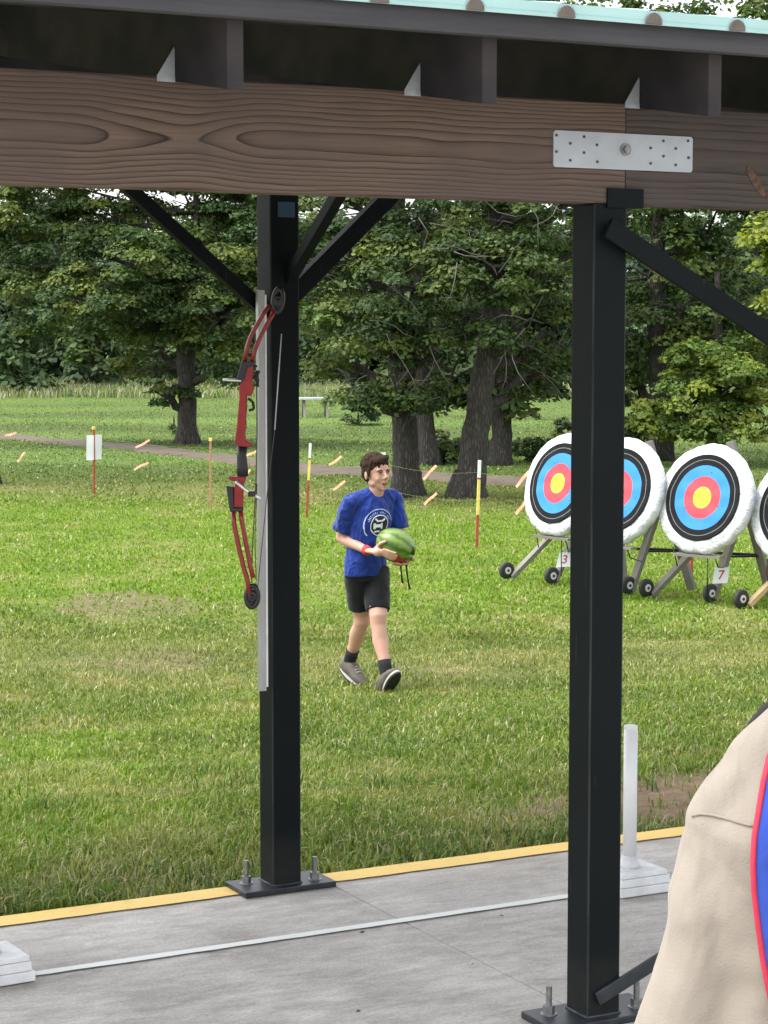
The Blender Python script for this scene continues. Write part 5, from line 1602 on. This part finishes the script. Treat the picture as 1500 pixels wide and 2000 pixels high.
# ------------------------------------------------------------------ the watermelon he carries
def mat_melon():
    m, nt, b = new_mat('striped melon rind')
    tc = nt.nodes.new('ShaderNodeTexCoord'); sep = nt.nodes.new('ShaderNodeSeparateXYZ'); nt.links.new(tc.outputs['Object'], sep.inputs[0])
    ang = math_(nt, 'ARCTAN2', sep.outputs[0], sep.outputs[2])
    n = noise(nt, coords(nt, (1, 1, 1)), 22, 5, .65)
    s = math_(nt, 'SINE', math_(nt, 'ADD', math_(nt, 'MULTIPLY', ang, 9), math_(nt, 'MULTIPLY', math_(nt, 'SUBTRACT', n, .5), 6)))
    c = ramp(nt, math_(nt, 'ADD', math_(nt, 'MULTIPLY', s, .5), .5), [(.2, (.15, .24, .035)), (.55, (.105, .185, .028)), (.9, (.055, .115, .018))])
    gy = math_(nt, 'MULTIPLY', sep.outputs[1], -9.0)
    c = mixc(nt, ramp(nt, math_(nt, 'ADD', gy, math_(nt, 'MULTIPLY', n, .4)), [(1.0, (0, 0, 0)), (1.5, (1, 1, 1))]), c, (.38, .38, .08))
    nt.links.new(c, b.inputs['Base Color']); b.inputs['Roughness'].default_value = .35
    bump(nt, b, n, .15, .004)
    return m
mel = empty('watermelon', g + MELC, 0, 'large green watermelon with a red broken underside in the boy\'s hands', 'watermelon')
n, rows = 40, 24; V = []; 
rndm = random.Random(9)
mb = MB(); rs = []
for i in range(rows + 1):
    a = math.pi * i / rows; y = math.cos(a)
    ring = []
    for k in range(n):
        t = 2 * math.pi * k / n; rr = math.sin(a)
        lob = 1 + .025 * math.sin(3 * t + 1) + .012 * math.sin(7 * t)
        cut = .80 if (y > .80 and math.sin(t * 3 + 1) > .2) else 1.0      # jagged broken end
        ring.append(Vector((MRAD.x * rr * math.cos(t) * lob, MRAD.y * y * cut, MRAD.z * rr * math.sin(t) * lob)))
    rs.append(ring)
mb.rings(rs)
rind = mb.build('rind', mat_melon(), mel); rind.rotation_euler = MR.to_euler()
# broken underside: a lens of red flesh standing just proud of the rind
mb = MB(); fc = []
bd = (MR.transposed() @ Vector((-.12, -.72, -.68))).normalized()
q = bd.to_track_quat('Z', 'Y').to_matrix()
R3 = q
rs = []
for i, (rr, hh) in enumerate(((.001, .0), (.35, .0), (.7, .0), (1.0, 0))):
    ring = []
    for k in range(32):
        t = 2 * math.pi * k / 32
        jag = 1 + .12 * math.sin(5 * t) + .10 * math.sin(11 * t + 1)
        d = (q @ Vector((math.sin(.85 * rr * jag * (1.35 if abs(math.cos(t)) > .7 else .8)) * math.cos(t), math.sin(.52 * rr * jag * .55) * math.sin(t), math.cos(.5 * rr)))).normalized()
        r_ = 1 / math.sqrt((d.x / MRAD.x) ** 2 + (d.y / MRAD.y) ** 2 + (d.z / MRAD.z) ** 2)
        ring.append(d * (r_ * (1.045 - .03 * rr)))
    rs.append(ring)
mb.rings(rs, caps=False)
fl = mb.build('red_flesh', simple('red melon flesh', (.42, .028, .030), .35, 0, .4, 60, .6, .006), mel); fl.rotation_euler = MR.to_euler()
# two dark strands hanging under it
st = empty('strap_ends', g + MELC + Vector((.03, 0, -.12)), 0, 'pair of thin black straps hanging below the watermelon', 'strap')
for (x0, x1, x2, l) in ((0, .004, .012, .125), (.036, .040, .062, .165)):
    mb = MB(); V = []; nn = 8
    for i in range(nn + 1):
        f = i / nn; x = x0 + (x1 - x0) * f + (x2 - x0) * f * f * .8; z = .03 - (l + .03) * f
        w = .0055 * (1 if f < .8 else 1.3)
        V += [(x - w, .002 * math.sin(i), z), (x + w, .004 * math.cos(i), z)]
    fs = [(2 * i, 2 * i + 1, 2 * i + 3, 2 * i + 2) for i in range(nn)]
    mb.add(V, fs, 0, True); mb.add([(a, b_ + .0015, c_) for a, b_, c_ in V], [f[::-1] for f in fs], 0, True)
    mb.build('strap', M['sock'], st)

# ------------------------------------------------------------------ the onlooker at the right edge
M['khaki'] = cloth('khaki shirt cloth', (.250, .218, .180), 1.0, 5.0, .85, .035, (1, 1, .5))
M['kblue'] = cloth('blue neckerchief', (.028, .065, .34), .4, 9, .85, .02)
M['kred'] = simple('red neckerchief border', (.40, .020, .05), .8, 0, .1, 30, .2, .002)
DK = 3.0; ks = F / DK
kx = 1585
kb = at(kx, 1600, DK); KB = Vector((kb.x, DK, 0.0))
per = empty('person', KB, 0, 'onlooker at the right edge, back turned, khaki shirt and blue neckerchief', 'person')
def K(px, py, y=0.0):
    p = at(px, py, DK); return Vector((p.x - KB.x, y, p.z))
shl = K(1402, 1640, .02); shl.x = shl.x
elb = K(1362, 1990, .02); wrk = K(1420, 2200, -.12 + .30)
mb = MB()
# body (skin): head, neck, arms, hands, trunk, legs
hk = Vector((.015, .02, 1.56)); 
S_ = .98
mb.tube([(0, .02, .85), (0, .02, 1.0), (0, .02, 1.15), (0, .02, 1.30)], [.14, .125, .145, .10], 20, flat=.75, up=(0, 1, 0))
mb.tube([(0, .02, 1.28), (.005, .03, 1.36), (.01, .03, 1.44)], [.06, .052, .05], 16)
FRk = frame(Vector((-.25, 1, 0)))
head(mb, hk, FRk, S_)
shr = Vector((-shl.x, shl.y, shl.z))
for s_, e_, sg in ((shl + Vector((.045, 0, -.01)), elb + Vector((.02, 0, 0)), 1), (shr - Vector((.045, 0, .01)), Vector((-elb.x, elb.y, elb.z)), -1)):
    w_ = e_ + Vector((sg * .05, .20, -.12))
    mb.tube([s_, s_.lerp(e_, .5), e_], [.052, .045, .038], 14); mb.tube([e_, e_.lerp(w_, .3), w_], [.037, .038, .025], 14)
    hd = (w_ - e_).normalized(); pm = w_ + hd * .05
    mb.ell(pm, (.032, .034, .030)); mb.tube([w_, pm], [.025, .030], 12)
    side = hd.cross(Vector((0, 0, 1))).normalized()
    for k in range(4):
        o_ = side * ((k - 1.5) * .018); l = (.065, .075, .07, .055)[k]
        mb.tube([pm + o_, pm + o_ + hd * .045, pm + o_ + hd * (.04 + l * .6) + Vector((0, 0, -.012)), pm + o_ + hd * (.035 + l) + Vector((0, 0, -.03))], [.010, .0095, .009, .0075], 8)
    mb.tube([w_ + hd * .02, w_ + hd * .035 + side * -sg * .035, w_ + hd * .07 + side * -sg * .045], [.014, .012, .009], 8)
for sx in (-1, 1):
    h_, k_, a_ = Vector((sx * .085, .0, .80)), Vector((sx * .095, -.01, .44)), Vector((sx * .10, .02, .07))
    mb.tube([h_, k_, a_], [.085, .052, .036], 14); mb.tube([a_, a_ + Vector((0, .12, -.03))], [.036, .03], 12)
kbody = mb.build('body', M['skin'], per); remesh(kbody, .009, 3)
face_parts(kbody, hk, FRk, S_); hair(kbody, hk, FRk, S_)
# shirt
mb = MB()
def kr(z, a, b_, cx=0, cy=.02, n=36): return [Vector((cx + a * math.cos(2 * math.pi * k / n), cy + b_ * math.sin(2 * math.pi * k / n), z)) for k in range(n)]
mb.rings([kr(.74, .165, .135), kr(.85, .160, .130), kr(1.0, .160, .130), kr(1.10, .165, .132), kr(1.20, .168, .128), kr(1.25, .140, .100), kr(1.30, .095, .080), kr(1.345, .062, .062), kr(1.372, .056, .056)])
nk = Vector((-.05, .02, 1.345))
for sg in (1, -1):
    def f_(v): return Vector((v.x * sg, v.y, v.z))
    s0 = shl
    mb.tube([f_(K(1566, 1420, .02)), f_(K(1492, 1514, .02)), f_(K(1446, 1578, .02)), f_(K(1410, 1644, .02))], [.046, .056, .060, .060], 24)
    mb.tube([f_(K(1452, 1616, .02)), f_(K(1418, 1662, .02)), f_(K(1410, 1740, .02)), f_(K(1392, 1850, .02)), f_(K(1370, 1960, .02)), f_(K(1352, 2060, .02))], [.066, .066, .068, .074, .080, .084], 28)
kshirt = mb.build('shirt', M['khaki'], per); remesh(kshirt, .0085, 4)
dt = bpy.data.textures.new('broad folds', 'CLOUDS'); dt.noise_scale = .16
dm = kshirt.modifiers.new('folds', 'DISPLACE'); dm.texture = dt; dm.strength = .030; dm.mid_level = .5
dg = bpy.context.evaluated_depsgraph_get(); dg.update(); bk = BVHTree.FromObject(kshirt, dg)
def drop(px, py, lift=.004):
    """the point of the shirt's back in that direction, lifted off the cloth"""
    o_ = at(px, py, DK - .6) - KB; d = (at(px, py, DK + .5) - KB - o_).normalized()
    h_ = bk.ray_cast(o_, d)
    if h_[0] is None: return None
    nn_ = h_[1] if h_[1].dot(d) < 0 else -h_[1]
    return h_[0] + nn_ * lift
# seam over the shoulder and a turned hem line
mb = MB()
pts = [drop(px, py, .0008) for px, py in [(1338, 1603), (1352, 1594), (1370, 1590), (1392, 1592), (1415, 1598), (1440, 1606), (1462, 1612), (1478, 1614)]]
pts = [p for p in pts if p is not None]
if len(pts) > 2: mb.tube(pts, .0022, 6); mb.build('seam', cloth('khaki seam', (.24, .20, .165)), kshirt)
# neckerchief over the back
xs_ = [(1506, 1478), (1497, 1530), (1487, 1580), (1478, 1640), (1477, 1690), (1480, 1740), (1487, 1800), (1496, 1870), (1506, 1930), (1520, 1990), (1545, 2060), (1585, 2150)]
ke = MB(); kr_ = MB(); rows = []
for i, (px, py) in enumerate(xs_):
    mid = 1590; row = []
    for q in range(9):
        x = px + (mid * 2 - 2 * px) * q / 8 if px < mid - 4 else px + q
        p = drop(x, py, .013)
        if p is None: p = K(x, py, -.12)
        row.append(p)
    rows.append(row)
V = [p for r_ in rows for p in r_]; nrow = len(rows)
ke.add(V, [(i * 9 + q, i * 9 + q + 1, (i + 1) * 9 + q + 1, (i + 1) * 9 + q) for i in range(nrow - 1) for q in range(8)], 0, True)
ke.add([v + Vector((0, .003, 0)) for v in V], [(i * 9 + q, (i + 1) * 9 + q, (i + 1) * 9 + q + 1, i * 9 + q + 1) for i in range(nrow - 1) for q in range(8)], 0, True)
nk_o = ke.build('neckerchief', M['kblue'], per)
mb = MB(); mb.tube([r_[0] for r_ in rows], [.0046] * nrow, 8, flat=.7); mb.tube([r_[-1] for r_ in rows], [.0046] * nrow, 8, flat=.7); mb.build('red_border', M['kred'], nk_o)
# round badge on the neckerchief, mostly out of view
c0 = drop(1541, 1668, .018) or K(1541, 1668, -.14)
mb = MB(); mb.prism([c0 + Vector((.028 * math.cos(a), 0, .034 * math.sin(a))) for a in [2 * math.pi * k / 24 for k in range(24)]], (0, -.002, 0)); mb.build('badge', simple('white badge', (.7, .7, .72), .7, 0, .05, 20, 0), nk_o)
mb = MB(); mb.tube([c0 + Vector((.028 * math.cos(a), -.002, .034 * math.sin(a))) for a in [2 * math.pi * k / 24 for k in range(25)]], .0022, 6, caps=False); mb.build('badge_rim', simple('dark maroon badge rim', (.10, .01, .03), .7, 0, .05, 20, 0), nk_o)
# dark strap lying over the far side of the shoulder
mb = MB(); mb.tube([K(1540, 1372, .05), K(1508, 1396, .05), K(1484, 1426, .05), K(1460, 1460, .05), K(1440, 1490, .05)], [.010, .014, .014, .011, .004], 10, flat=.5)
mb.build('dark_strap', M['sock'], per)
# collar
mb = MB(); mb.tube([Vector((.052 * math.cos(t), .02 + .052 * math.sin(t), 1.368)) for t in [2 * math.pi * k / 24 for k in range(25)]], [.007] * 25, 8, caps=False); mb.build('collar', M['khaki'], per)
# trousers and shoes
mb = MB()
mb.rings([kr(.90, .135, .105), kr(.80, .145, .115), kr(.74, .140, .11)])
for sx in (-1, 1): mb.tube([(sx * .08, .01, .80), (sx * .095, 0, .44), (sx * .10, .02, .09)], [.095, .078, .068], 20)
tr_ = mb.build('trousers', cloth('olive trousers', (.075, .085, .055), .5, 6), per); remesh(tr_, .010, 3)
for sx in (-1, 1):
    mb = MB(); mb.rings([[Vector((sx * .10 + w * math.cos(t), y, .045 + (h_ if math.sin(t) > 0 else .043) * math.sin(t))) for t in [2 * math.pi * k / 18 for k in range(18)]] for y, w, h_ in ((-.06, .02, .03), (-.05, .038, .05), (0, .042, .06), (.08, .046, .045), (.15, .044, .03), (.19, .02, .01))])
    mb.build('shoe', M['sole'], per)
